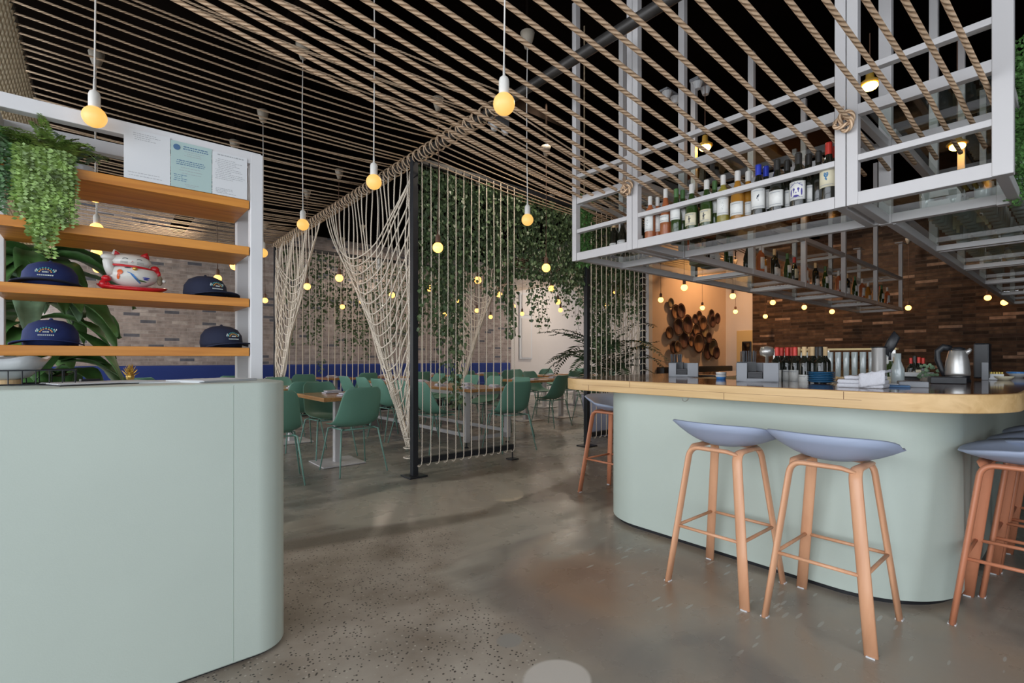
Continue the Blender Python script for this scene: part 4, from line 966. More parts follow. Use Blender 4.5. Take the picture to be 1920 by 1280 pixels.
def vine(x, y, L, label, group, m='leaf_ivy', z=3.18):
    Lq = max(.4, round(L * 4) / 4); key = (Lq, rnd.randrange(3), m)
    if key not in VM:
        o = vine_mesh(Lq, hash((Lq, key[1])) & 255).build('hanging_vine', m); VM[key] = o.data
    else: o = bpy.data.objects.new('hanging_vine', VM[key]); C.objects.link(o)
    o.location = (x, y, z); o.rotation_euler = (0, 0, rnd.uniform(0, 6.28)); tag(o, label, 'vine', group)
def vlen(x):   # how low the front vines reach
    if x < 3.0: return 1.9 + .35 * sin(x * 9)
    if x < 3.85: return 1.55 + .35 * sin(x * 7)
    if x < 5.0: return 1.15 + .15 * sin(x * 11)
    return 1.55 + .3 * sin(x * 6)
x = 2.53
while x < 6.36:
    for rep in range(2):
        vine(x + rnd.uniform(-.03, .03), PY0 + .05 + rnd.uniform(-.04, .07), vlen(x) * rnd.uniform(.62, 1.12), 'leafy green vine hanging in the dense front curtain of vines', 'vines of the front screen')
    x += .052
x = 2.6
while x < 6.3:
    vine(x, PY1 + .05 + rnd.uniform(-.05, .05), (1.85 if 3.0 < x < 5.0 else 1.5) * rnd.uniform(.55, 1.1), 'leafy green vine hanging at the rear screen before the brick wall', 'vines of the rear screen'); x += .07
for i in range(22):
    vine(PX1 + .05, 4.6 + i * .105, rnd.uniform(.7, 1.6), 'leafy green vine on the far side of the pavilion', 'vines of the far side')
vine(3.25, PY1, 2.25, 'longest vine of the rear screen, reaching the table tops', None)
# ================================================================== DINING CHAIRS
def chair_shell():
    """spine from the top of the back down to the seat front; local +y is the way the chair faces"""
    sp = [(-.285, .895, .150, .02), (-.275, .86, .205, .03), (-.255, .78, .222, .045), (-.225, .68, .232, .06), (-.20, .59, .243, .075), (-.165, .52, .252, .085), (-.105, .483, .256, .07), (-.02, .472, .255, .05), (.08, .474, .252, .035), (.16, .482, .243, .022), (.215, .482, .21, .01), (.235, .476, .15, .004)]
    b = MB(); K = 16
    for i, (y, z, hw, cup) in enumerate(sp):
        a = sp[max(i - 1, 0)]; c = sp[min(i + 1, len(sp) - 1)]; ty, tz = c[0] - a[0], c[1] - a[1]; l = sqrt(ty * ty + tz * tz); ny, nz = -tz / l, ty / l
        if nz < 0 and i > 6: ny, nz = -ny, -nz
        if i <= 6 and ny < 0: ny, nz = -ny, -nz
        for j in range(K + 1):
            q = 2 * j / K - 1; cc = cup * abs(q) ** 2.6
            b.v.append((hw * q * (1 - .04 * abs(q) ** 3), y + ny * cc, z + nz * cc))
    for i in range(len(sp) - 1):
        for j in range(K): n = i * (K + 1) + j; b.f.append((n, n + 1, n + K + 2, n + K + 1))
    return b
def chair(m='chair_green'):
    t = thing('dining_chair', '', 'chair', group='green shell dining chairs')
    chair_shell().build('seat_shell', m, t, smooth=True, solid=.011, subsurf=1)
    for sx in (-1, 1):
        for sy in (-1, 1):
            MB().tube([(sx * .16, .0 + sy * .13, .465), (sx * .20, .0 + sy * .17, .45), (sx * .258, sy * .262 - .01, 0)], [.0085, .0095, .007], 8).build('leg', 'leg_green', t, smooth=True)
    MB().tube([(.17 * a, .14 * b, .455) for a, b in ((-1, -1), (1, -1), (1, 1), (-1, 1))], .008, 6, closed=True).build('under_frame', 'leg_green', t, smooth=True)
    return t
ch0 = chair(); first_c = [True]
def place_chair(x, y, rz, label, group):
    global ch0
    if first_c[0]: first_c[0] = False; ch0.location = (x, y, 0); ch0.rotation_euler = (0, 0, rz); ch0['label'] = label; ch0['group'] = group; return ch0
    return dup(ch0, (x, y, 0), rz, label, group)
G1 = 'green chairs around the front pedestal tables'
place_chair(2.09, 5.10, radians(2), 'green chair with its back to us just left of the big net curtain', G1)
place_chair(2.15, 6.02, pi + .1, 'green chair facing us across the nearest pedestal table', G1)
place_chair(1.30, 5.10, radians(-12), 'dark green chair cut off by the right edge of the reception desk', G1)
place_chair(2.05, 6.80, .05, 'green chair behind the nearest pedestal table, its back towards us', G1)
place_chair(2.15, 7.95, pi, 'green chair facing us at the second pedestal table', G1)
place_chair(1.2, 6.45, pi, 'green chair facing us at the table hidden behind the desk corner', G1)
G2 = 'pale-lit chairs on the left side of the long communal table'
for i, y in enumerate((5.55, 6.15, 6.78, 7.4, 8.02)): place_chair(3.38 + .03 * (i % 2), y, -pi / 2 + .06, 'chair on the left of the communal table, %s from the near end' % ORD[i], G2)
G3 = 'chairs on the right side of the long communal table'
for i, y in enumerate((5.75, 6.42, 7.08, 7.6, 8.15)): place_chair(4.82, y, pi / 2 + .04, 'chair on the right of the communal table, %s from the near end' % ORD[i], G3)
place_chair(4.15, 4.98, radians(-8), 'large dark green chair at the near end of the communal table', 'chairs at the table ends')
place_chair(6.12, 6.18, radians(8), 'dark green chair seen through the gap between the two rope screens', 'chairs at the table ends')
place_chair(7.15, 6.15, radians(8), 'dark green chair half hidden behind the black post of the bar-side screen', 'chairs at the table ends')
place_chair(6.35, 7.95, pi, 'green chair facing us at the far pedestal table seen through the gap', 'chairs at the table ends')
place_chair(7.35, 7.85, pi, 'green chair facing us behind the far pedestal tables', 'chairs at the table ends')
RX_ = [-1.0 + i * 1.22 for i in range(9)]
for i, x in enumerate(RX_): place_chair(x + .28, 9.62, .1 * ((i % 3) - 1), 'green chair at the tables along the blue banquette, %s from the left' % ORD[i], 'green chairs along the blue banquette')
for i, x in enumerate((-.35, .75)): place_chair(x, 8.35, radians(-20 + 25 * (i % 3)), 'green chair in the row before the banquette tables, %s from the left' % ORD[i], 'green chairs in the middle row')
# ------------------------------------------------------------------ tables
ZTB = .78
def ptable(x, y, wx, wy, label, cat='table'):
    t = thing('pedestal_table', label, cat, (x, y, 0), 0, 'wood-topped pedestal tables')
    MB().box(-wx / 2, wx / 2, -wy / 2, wy / 2, ZTB - .042, ZTB).build('table_top', 'table_wood', t, bevel=.004)
    MB().cbox((0, 0, .375), (.075, .075, .73)).build('column', 'white_metal', t, bevel=.003)
    MB().cbox((0, 0, .01), (.48, .48, .014)).build('base_plate', 'white_metal', t, bevel=.003)
    MB().cbox((0, 0, .732), (.3, .3, .01)).build('mounting_plate', 'white_metal', t)
    return t
tb0 = ptable(2.10, 5.58, .62, .90, 'wooden pedestal table nearest the desk, under the big net curtain')
tabs = [(2.12, 7.38, 'second wooden pedestal table behind the desk corner'), (1.25, 5.80, 'pedestal table mostly hidden by the desk\'s right edge'),
        (6.30, 7.05, 'pedestal table seen through the gap between the rope screens'), (7.2, 6.98, 'pedestal table right of the gap, partly behind the black post')]
for x, y, lb in tabs: dup(tb0, (x, y, 0), 0, lb)
for i, x in enumerate(RX_): dup(tb0, (x, 10.42, 0), 0, 'wooden pedestal table along the blue banquette, %s from the left' % ORD[i])
for i, x in enumerate([.1, 1.4]): dup(tb0, (x, 8.95, 0), 0, 'wooden pedestal table in the middle row, %s from the left' % ORD[i])
dup(tb0, (8.3, 8.6, 0), 0, 'wooden pedestal table far back before the painted wall, left one'); dup(tb0, (9.4, 8.6, 0), 0, 'wooden pedestal table far back before the painted wall, right one')
for i, (x, y, r) in enumerate(((8.3, 9.4, pi), (9.4, 9.4, pi), (8.3, 7.85, 0), (9.5, 7.8, 0), (10.4, 9.2, 2.6))): place_chair(x, y, r, 'green chair before the far painted wall, %s' % ('facing us on the left', 'facing us on the right', 'back to us on the left', 'back to us on the right', 'turned aside at the far right')[i], 'green chairs before the painted wall')
ct = thing('communal_table', 'long wood-topped communal table with white steel legs behind the rope screen', 'table', (4.1, 6.92, 0))
MB().box(-.40, .40, -1.72, 1.72, ZTB - .035, ZTB + .003).build('table_top', 'table_wood', ct, bevel=.004)
for sx in (-1, 1):
    for sy in (-1, 1):
        MB().cbox((sx * .35, sy * 1.55, .405), (.07, .07, .66)).build('leg', 'white_metal', ct, bevel=.003); MB().lathe([(.03, 0), (.03, .012), (.008, .02), (.008, .08)], 12, (sx * .35, sy * 1.55, 0)).build('levelling_foot', 'black_metal', ct)
    MB().bar((sx * .35, -1.52, .17), (sx * .35, 1.52, .17), .04, .05).build('stretcher', 'white_metal', ct); MB().bar((sx * .35, -1.55, ZTB - .06), (sx * .35, 1.55, ZTB - .06), .04, .05).build('apron', 'white_metal', ct)
for sy in (-1, 1): MB().bar((-.33, sy * 1.55, .12), (.33, sy * 1.55, .12), .04, .05).build('stretcher', 'white_metal', ct); MB().bar((-.35, sy * 1.55, ZTB - .06), (.35, sy * 1.55, ZTB - .06), .04, .05).build('apron', 'white_metal', ct)
# place settings: folded napkin with cutlery
def setting():
    t = thing('napkin_setting', '', 'place setting')
    b = MB(); n = 8
    for k, (w_, d_, z) in enumerate(((.20, .12, .0), (.17, .10, .011), (.13, .08, .02))):
        q = MB().cbox((.01 * k, .006 * k, z + .006), (w_, d_, .010)); b.v += [(x * (1 + .06 * sin(y * 90)), y * (1 + .1 * sin(x * 60)), z_ + .003 * sin(x * 70 + k)) for x, y, z_ in q.v]; m_ = len(b.v) - 8; b.f += [tuple(m_ + i for i in f) for f in q.f]
    b.build('napkin', 'cloth', t, bevel=.003)
    MB().cbox((.0, .02, .031), (.18, .006, .003)).cbox((.01, .0, .031), (.17, .012, .003)).cbox((.01, -.02, .031), (.17, .009, .003)).build('cutlery', 'steel', t)
    return t
ns0 = setting(); nf = [True]
def put_setting(x, y, rz, lb, gp):
    if nf[0]: nf[0] = False; ns0.location = (x, y, ZTB + .003); ns0.rotation_euler = (0, 0, rz); ns0['label'] = lb; ns0['group'] = gp
    else: dup(ns0, (x, y, ZTB + .003), rz, lb, gp)
put_setting(2.12, 5.33, .2, 'white napkin with cutlery nearest us on the first pedestal table', 'napkins on the front pedestal tables')
put_setting(2.12, 5.80, .1, 'white napkin with cutlery at the far side of the first pedestal table', 'napkins on the front pedestal tables')
put_setting(2.1, 7.14, .2, 'white napkin with cutlery on the second pedestal table', 'napkins on the front pedestal tables'); put_setting(1.3, 5.6, .2, 'white napkin on the table beside the desk edge', 'napkins on the front pedestal tables')
for i in range(5):
    for s in (-1, 1): put_setting(4.1 + s * .24, 5.5 + i * .68, pi / 2, 'white napkin setting on the long communal table', 'napkins on the communal table')
for x, y in [(6.3, 6.8), (6.3, 7.3), (7.2, 6.75), (7.2, 7.2), (8.3, 8.4), (9.4, 8.4)]: put_setting(x, y, .2, 'white napkin setting on the far pedestal tables in the gap', 'napkins on the far pedestal tables')
for x in RX_: put_setting(x, 10.15, .1, 'white napkin setting on the banquette tables', 'napkins on the banquette tables'); put_setting(x, 10.65, .1, 'white napkin setting on the banquette tables', 'napkins on the banquette tables')
# ------------------------------------------------------------------ banquette
bq = thing('banquette', 'long navy blue banquette along the brick wall', 'banquette')
for x0, x1 in ((-1.0, 2.38), (2.40, 5.9), (5.92, 9.6)):
    MB().box(x0, x1, YB - .18, YB - .01, .42, 1.045).build('backrest', 'navy', bq, bevel=.03); MB().box(x0, x1, YB - .62, YB - .17, .33, .50).build('seat', 'navy', bq, bevel=.03)
MB().box(-1.0, 9.6, YB - .56, YB - .05, 0, .33).build('base', 'slate_box', bq)
o = thing('banquette', 'dark upholstered bench along the tan wall behind the bar', 'banquette'); MB().box(XT + .15, XR - .05, YT - .2, YT - .01, .3, 1.0).build('backrest', 'black_plastic', o, bevel=.02); MB().box(XT + .15, XR - .05, YT - .6, YT - .19, 0, .48).build('seat', 'black_plastic', o, bevel=.02)
# ------------------------------------------------------------------ woven baskets on the tan wall (px centres, radii px w,h)
PL = [(1256, 568, 7, 9, 'b'), (1265, 585, 11, 14, 'b'), (1275, 583, 10, 14, 'c'), (1270, 612, 13, 17, 'd'), (1287, 608, 14, 18, 'c'), (1253, 624, 9, 12, 'b'), (1280, 638, 9, 16, 'a'), (1261, 651, 9, 12, 'd'), (1269, 650, 8, 11, 'b'),
      (1301, 598, 7, 9, 'd'), (1309, 593, 9, 10, 'b'), (1316, 606, 11, 14, 'b'), (1296, 626, 7, 9, 'd'), (1294, 640, 8, 10, 'b'), (1308, 643, 13, 19, 'b'), (1320, 620, 10, 14, 'b'), (1332, 590, 8, 10, 'd'), (1343, 597, 7, 10, 'c'), (1334, 603, 7, 11, 'd'), (1327, 633, 7, 10, 'd'), (1325, 658, 12, 17, 'a'), (1335, 652, 10, 17, 'b'), (1341, 661, 7, 12, 'a'), (1304, 618, 9, 12, 'b')]
for i, (u, v, rw, rh, k) in enumerate(PL):
    p = P(u, v, y=YT - .03 - .012 * (i % 5)); r = .5 * ((P(u, v - rh, y=YT).z - P(u, v + rh, y=YT).z))
    nm = {'a': 'ochre-brown', 'b': 'dark brown', 'c': 'rust red', 'd': 'olive straw'}[k]
    t = thing('woven_basket', '%s woven basket plate in the wall cluster, %s counting from the upper left' % (nm, ORD[i]), 'wall basket', p, 0, 'woven baskets on the tan wall')
    rt = Matrix.Rotation(radians(90), 4, 'X')
    MB().lathe([(0, 0), (r * .55, .004), (r * .85, .012), (r, .026), (r * 1.0, .032), (r * .82, .02), (r * .5, .012), (0, .010)], 24).xf(rt).build('bowl', 'basket_' + k, t, smooth=True)
    rb = MB()
    for q in (.3, .55, .8): rb.lathe([(r * q, .012 + .022 * q * q), (r * (q + .05), .018 + .026 * q * q), (r * (q + .08), .012 + .03 * q * q)], 24)
    rb.xf(rt).build('woven_rings', 'basket_' + ('d' if k in 'bc' and i % 3 == 0 else 'a' if k == 'b' else 'b'), t, smooth=True)
    MB().tube([(r * cos(a), -.031, r * sin(a)) for a in [2 * pi * j / 24 for j in range(24)]], .007, 5, closed=True).build('rim', 'basket_' + ('d' if i % 4 == 0 else 'b'), t, smooth=True)
# ================================================================== PENDANT BULBS
def pendant(key, cordm, R=.06):
    t = thing('pendant_light', '', 'pendant light')
    MB().ball((0, 0, 0), R, 18).build('bulb', key, t, smooth=True)
    MB().lathe([(R * .42, R * .80), (R * .48, R * 1.0), (R * .48, R * 2.1), (R * .40, R * 2.35), (R * .12, R * 2.6), (R * .10, R * 3.6), (0, R * 3.6)], 16).build('socket', 'socket_white' if cordm == 'cord_white' else 'cord_brown', t, smooth=True)
    return t
PN = {}
def put_pendant(p, label, key='bulb_near', cordm='cord_white', group='globe bulbs hanging on cords', R=.041):
    k = (key, cordm, R)
    if k not in PN: t = PN[k] = pendant(key, cordm, R); t.location = p; t['label'] = label; t['group'] = group; CH[t.name] = kids(t)
    else: t = dup(PN[k], p, 0, label, group)
    zc = min(3.44, ZC) - p[2]
    w1 = rnd.uniform(-.015, .015)
    MB().tube([(0, 0, R * 3.5), (w1 * .4, 0, zc * .35), (w1, w1 * .5, zc * .6), (0, 0, zc - .06)], .0034, 5).build('cord', cordm, t, smooth=True)
    MB().lathe([(0, zc - .11), (.02, zc - .105), (.042, zc - .04), (.05, zc)], 16).build('ceiling_canopy', 'canopy', t, smooth=True)
    MB().tube([(0, 0, zc - .01), (0, 0, ZC - p[2])], .012, 6).build('mounting_rod', 'ceiling_black', t)
    return t
ZP = 2.15
def at_h(u, v, z=ZP, dmax=99): return P(u, v, d=min(dmax, (z - EYE) * FPX / (HZ - v)))
for u, v, lb in ((945, 195, 'large lit globe bulb in front of the thick ropes, upper centre'), (701, 341, 'lit globe bulb just left of the black corner post'), (568, 421, 'lit globe bulb at the top corner of the net curtains'), (493, 474, 'lit globe bulb right of the white shelf frame'), (177, 219, 'large lit globe bulb in front of the shelf frame\'s top rail'), (989, 412, 'lit globe bulb in front of the green vine screen')): put_pendant(at_h(u, v), lb)
for u, v, lb in ((179, 366, 'lit globe bulb hanging behind the top wooden shelf'), (181, 428, 'lit globe bulb seen between the upper two shelves'), (181, 473, 'lit globe bulb just below the second shelf, left of the lucky cat'), (183, 504, 'lower lit globe bulb left of the lucky cat')): put_pendant(at_h(u, v), lb, 'bulb_far')
far = [(408, 522, 'above the cap right of the lucky cat'), (440, 498, 'at the shelf post edge'), (497, 563, 'left edge of the far net curtain'), (576, 537, 'in front of the rear vines, left one'), (636, 521, 'in front of the rear vines, right one'), (642, 575, 'low among the rear vines'),
       (735, 553, 'inside the big net curtain'), (679, 565, 'left behind the big net curtain'), (821, 464, 'in the vine screen, upper left, veiled by leaves'), (896, 525, 'in the vine screen above the right net'), (936, 552, 'right of the far net curtain'), (805, 540, 'low in the vine screen beside the post'), (857, 564, 'on the far net curtain'), (834, 589, 'left lower bulb on the far net'), (894, 582, 'right of the far net, low'), (920, 594, 'low before the brick, right of the far net'),
       (962, 574, 'at the left edge of the gap'), (979, 588, 'in the gap, lowest'), (1024, 502, 'brightest at the top of the gap'), (1034, 541, 'in the middle of the gap'), (1046, 566, 'right of the gap centre'), (1051, 581, 'lowest right in the gap'), (1147, 549, 'among the bar-side vines, upper'), (1137, 573, 'among the bar-side vines, lower')]
for u, v, lb in far: put_pendant(at_h(u, v, dmax=11), 'small lit bulb ' + lb, 'bulb_far', 'cord_brown', R=.045)
wl = [(1239, 562, 'far left on the tan wall'), (1283, 539, 'highest on the tan wall'), (1317, 577, 'above the middle of the baskets'), (1374, 555, 'at the corner of the tan wall, upper'), (1379, 584, 'at the corner of the tan wall, lower'), (1449, 567, 'before the brown brick, left'), (1435, 593, 'low before the brown brick, far left'), (1508, 576, 'before the brown brick, under the rack arm'), (1560, 584, 'before the brown brick, centre'), (1703, 577, 'beside the end post of the rack arm'), (1852, 558, 'near the right edge, left of two'), (1883, 567, 'near the right edge, right of two')]
for u, v, lb in wl:
    a = (u - 960) / FPX; dmax = (XR - .35) / (FW[0] + RT[0] * a); dy_ = (YT - .3) / max(.05, FW[1] + RT[1] * a)
    put_pendant(at_h(u, v, 2.25, min(dmax, dy_ if u < 1362 else 99)), 'bright orange-glowing bulb ' + lb, 'bulb_glow', 'cord_brown', R=.048)
p = P(711, 500, d=6.1); put_pendant(p, 'unlit white globe bulb behind the big net curtain', 'socket_white', 'cord_white')
# ================================================================== ON AND BEHIND THE BAR
def caddy(x, y, rz, s, label, straws=30):
    t = thing('napkin_caddy', label, 'bar caddy', (x, y, ZT), rz); W, D, H_ = .19 * s, .15 * s, .095 * s
    MB().box(-W / 2, W / 2, -D / 2, D / 2, 0, .008).box(-W / 2, W / 2, D / 2 - .004, D / 2, 0, H_).box(-W / 2, -W / 2 + .004, -D / 2, D / 2, 0, H_).box(W / 2 - .004, W / 2, -D / 2, D / 2, 0, H_) \
        .box(-W / 2, -W * .24, -D / 2, -D / 2 + .004, 0, H_).box(W * .14, W / 2, -D / 2, -D / 2 + .004, 0, H_).box(-W * .24, W * .14, -D / 2, -D / 2 + .004, 0, H_ * .18).box(W * .14, W * .145, -D / 2, D / 2, 0, H_).build('tray', 'grey_plastic', t, bevel=.0015)
    nb = MB()
    for k in range(9): nb.box(-W * .22, W * .12, -D / 2 + .01, D / 2 - .02, .010 + k * .006, .0145 + k * .006)
    nb.build('napkins', 'slate_box', t)
    MB().box(-W * .49, -W * .02, .0, D * .45, .008, H_ * 1.05).build('straw_bin', 'black_plastic', t)
    sb = MB(); rd = random.Random(int(x * 100))
    for k in range(straws): xx = -W * .46 + W * .42 * rd.random(); yy = D * (.05 + .35 * rd.random()); a = rd.uniform(-.01, .01); sb.tube([(xx, yy, .02), (xx + a, yy, .155 * s + rd.uniform(-.003, .003))], .0026, 5)
    sb.build('straws', 'slate_box', t); tag(kids(t)[-1], 'bundle of black straws'); return t
p = P(1282, 706, z=ZT); caddy(p.x, p.y, radians(-62), 1.15, 'small grey bar caddy with straws on the far left of the counter')
p = P(1418, 716, z=ZT); caddy(p.x + .08, p.y + .03, radians(-90 + 24), 1.25, 'large grey bar caddy packed with black straws on the counter')
p = P(1352, 711, z=ZT); t = thing('ramekin_stack', 'small white and blue striped dish between the two caddies', 'dish', p)
MB().lathe([(.03, 0), (.034, .022), (.034, .03)], 20).build('blue_band', 'cat_blue', t, smooth=True); MB().lathe([(.035, .018), (.036, .03), (.0, .03)], 20).build('rim', 'foil_white', t); MB().lathe([(.033, .03), (.036, .052), (.032, .052), (0, .04)], 20).build('upper_dish', 'bowl_white', t, smooth=True)
o = thing('black_tray', 'flat black folder lying on the counter left of the striped dish', 'folder', tuple(P(1325, 705, z=ZT)), radians(15)); MB().cbox((0, 0, .006), (.16, .22, .01)).build('cover', 'black_plastic', o, bevel=.003)
# bottle group on the counter
cb = [(1457, 'red'), (1466, 'red'), (1476, 'red'), (1483, 'red'), (1491, 'red'), (1497, 'corked'), (1508, 'corked'), (1519, 'corked'), (1523, 'corked'), (1530, 'black'), (1538, 'plain'), (1547, 'corked')]
for i, (u, k) in enumerate(cb):
    q = P(u, 716 - (i % 2) * 4, z=ZT); q = P(u, 712, x=3.50 + .10 * (i % 2) + .03 * (i % 3))
    put_bottle(k, (q.x, q.y, .986), '%s, %s from left in the bottle group behind the counter' % ('red-capped bottle' if k == 'red' else 'dark bottle with pale cork' if k == 'corked' else 'dark bottle', ORD[i]), rnd.uniform(-.4, .4) + .25, 'dark bottles on the inner bench behind the counter', s=.94)
p = P(1533, 719, z=ZT); t = thing('plate_stack', 'stack of dark blue plates on the counter beside the bottles', 'plates', (p.x + .06, p.y, ZT))
for k in range(6): MB().lathe([(0, .004), (.045, .004), (.072, .014), (.071, .017), (.044, .008), (0, .008)], 28, (0, 0, k * .0105)).build('plate', 'plate_blue', t, smooth=True)
p = P(1610, 727, z=ZT); t = thing('towel_stack', 'pile of folded white towels on the counter', 'towels', (p.x + .07, p.y, ZT), radians(-88)); t.scale = (.76, .85, .95)
for k, (w_, d_, h_, ox) in enumerate(((.26, .17, .022, 0), (.255, .165, .022, .0), (.21, .15, .02, .015))):
    b = MB().cbox((ox, 0, .011 + k * .0215), (w_, d_, h_)); b.build('towel', 'towel', t, bevel=.009)
b = MB(); # top towel draped with a hanging flap
for i in range(9):
    for j in range(7): x = .0 + .14 * i / 8; y = -.09 + .17 * j / 6; b.v.append((x, y, .068 + .022 * (i / 8) + .003 * sin(i * 2 + j)))
for i in range(8):
    for j in range(6): n = i * 7 + j; b.f.append((n, n + 7, n + 8, n + 1))
b.build('top_towel', 'towel', t, smooth=True, solid=.012)
b = MB()
for i in range(9):
    for j in range(6): x = .0 + .14 * i / 8; b.v.append((x, -.092 - .003 * sin(i * 1.5 + j), .072 + .022 * (i / 8) - j * .014))
for i in range(8):
    for j in range(5): n = i * 6 + j; b.f.append((n, n + 6, n + 7, n + 1))
b.build('towel_flap', 'towel', t, smooth=True, solid=.006)
# kettle
p = P(1795, 716, z=ZT); KX, KY = p.x, p.y
t = thing('electric_kettle', 'brushed steel electric kettle with black handle on its base', 'kettle', (KX, KY, ZT), radians(-78)); t.scale = (.74, .8, .93)
MB().lathe([(.085, 0), (.088, .006), (.084, .02), (0, .02)], 28).build('power_base', 'black_plastic', t, smooth=True)
MB().lathe([(.079, .021), (.080, .045), (0, .045)], 28).build('heater_ring', 'black_plastic', t)
MB().lathe([(.079, .045), (.080, .06), (.072, .14), (.055, .205), (.048, .215), (0, .215)], 32, sx=1.05).build('body', 'steel', t, smooth=True)
MB().lathe([(.05, .212), (.045, .226), (.02, .234), (0, .235)], 24, sx=1.1).build('lid', 'black_plastic', t, smooth=True)
MB().tube([(-.035, 0, .225), (-.09, 0, .235), (-.128, 0, .205), (-.125, 0, .15), (-.10, 0, .08), (-.075, 0, .03)], [.014, .018, .018, .017, .015, .012], 12, flat=1.3, up=(0, 1, 0)).build('handle', 'black_plastic', t, smooth=True)
MB().tube([(.05, 0, .19), (.075, 0, .21), (.085, 0, .222)], [.02, .014, .01], 10).build('spout', 'steel', t, smooth=True)
p = P(1842, 706, x=KX + .55); o = thing('black_canister', 'tall black box standing behind the kettle', 'canister', (p.x, p.y, ZT - .0)); MB().cbox((0, 0, .13), (.12, .08, .24)).build('body', 'black_plastic', o, bevel=.01); MB().cbox((-.065, -.02, .06), (.02, .035, .12)).build('front_panel', 'grey_plastic', o, bevel=.004)
p = P(1862, 712, z=ZT); t = thing('sugar_caddy', 'clear box of yellow sweetener packets on the counter', 'sugar caddy', (p.x, p.y, ZT), radians(10)); MB().cbox((0, 0, .022), (.07, .10, .04)).build('box', 'paper', t, bevel=.003)
for k in range(7): MB().cbox((0, -.042 + k * .013, .038), (.055, .009, .034)).build('packet', 'yellow_paper', t)
p = P(1880, 713, z=ZT); t = thing('white_saucer_stack', 'low white dish right of the sugar caddy', 'dish', (p.x + .05, p.y - .0, ZT)); MB().lathe([(.03, 0), (.05, .02), (.052, .028), (0, .02)], 20).build('dish', 'label_cream', t, smooth=True)
p = P(1905, 709, z=ZT); t = thing('blue_rim_bowl', 'small bowl with a blue rim at the right edge of the photo', 'bowl', (p.x + .1, p.y, ZT)); MB().lathe([(.03, 0), (.055, .03), (.06, .045), (.055, .045), (.03, .01), (0, .008)], 20).build('bowl', 'bowl_white', t, smooth=True); MB().lathe([(.0605, .034), (.0615, .046), (.059, .047)], 20).build('rim', 'cat_blue', t)
# steel cocktail tin with strainer
p = P(1648, 722, x=3.55); t = thing('steel_pitcher', 'tall steel tin with a black scoop resting on top, behind the towels', 'pitcher', (p.x, p.y, .985), 0); t.scale = (.62, .62, 1)
MB().lathe([(.055, 0), (.058, .01), (.058, .27), (.062, .275), (.055, .275), (.05, .02), (0, .015)], 28).build('body', 'steel', t, smooth=True); MB().lathe([(.064, .272), (.07, .278), (0, .28)], 24).build('lid_ring', 'black_plastic', t)
MB().tube([(0, -.05, .24), (.0, -.09, .29), (0, -.14, .35)], [.03, .04, .032], 12, flat=.5).build('scoop', 'black_plastic', t, smooth=True); MB().tube([(0, -.05, .25), (0, -.085, .25), (0, -.085, .2)], .012, 8).build('scoop_handle', 'black_plastic', t, smooth=True)
# back-bar bench inside the ring with its things
bb = thing('back_bar_bench', 'stainless work bench inside the bar ring', 'bench'); MB().box(3.42, 4.15, 1.0, 1.9, .93, .985).build('work_top', 'steel', bb, bevel=.003)
MB().box(4.6, 5.4, .97, 1.9, .93, .985).build('work_top', 'steel', bb, bevel=.003)
for (x, y) in ((3.46, 1.04), (4.1, 1.04), (3.46, 1.86), (4.1, 1.86), (4.65, 1.0), (5.35, 1.0), (4.65, 1.86), (5.35, 1.86)): MB().cbox((x, y, .465), (.04, .04, .93)).build('leg', 'steel', bb)
MB().box(4.7, 4.76, .98, 1.9, 1.26, 1.275).build('upper_rail', 'lamp_yellow', bb)
for y in (1.0, 1.45, 1.88): MB().cbox((4.73, y, 1.12), (.02, .02, .28)).build('rail_support', 'steel', bb)
for k in range(15): glass_at((4.73, 1.03 + k * .058, .986), 'upright champagne glass in the row behind the towels', 'row of tall glasses on the back bench', (.62, .62, 2.35))
p = P(1660, 715, x=4.3)
for i, (u, k, s) in enumerate(((1664, 'greenw', .72), (1671, 'greenw', .8), (1679, 'corked', .72), (1708, 'red', .7), (1715, 'black', .75), (1723, 'grape', .7), (1731, 'red', .7))):
    q = P(u, 700, x=4.0 if i < 3 else 4.75); put_bottle(k, (q.x, q.y, .986), 'small dark bottle on the back bench, %s from the left' % ORD[i], .3, 'small bottles on the back bench', s=s)
t = thing('clear_carafe', 'clear glass carafe on the back bench', 'carafe', (P(1683, 700, x=3.85).x, P(1683, 700, x=3.85).y, .986)); MB().lathe([(.035, 0), (.035, .14), (.018, .19), (.018, .24), (.016, .24), (.016, .19), (.032, .13), (.03, .01), (0, .01)], 18).build('glass', 'glassware', t, smooth=True)
o = thing('receipt_printer', 'black receipt printer with white paper at the back of the bar', 'printer', (P(1722, 695, x=4.45).x, P(1722, 695, x=4.45).y, .986)); MB().cbox((0, 0, .04), (.16, .2, .08)).build('body', 'black_plastic', o, bevel=.01); MB().cbox((0, 0, .095), (.12, .15, .03)).build('paper_stack', 'paper', o, bevel=.003)
q = P(1738, 690, x=4.3); t = thing('dried_flowers', 'small bunch of dried pale flowers behind the printer', 'flowers', (q.x, q.y, .986)); b = MB()
for k in range(26): a = rnd.uniform(0, 6.28); r_ = rnd.uniform(.01, .07); b.ball((r_ * cos(a), r_ * sin(a), .12 + rnd.uniform(-.04, .05)), .011, 6)
b.build('blooms', 'leaf_pale', t); MB().lathe([(.03, 0), (.04, .08), (0, .08)], 14).build('pot', 'pot_terra', t)
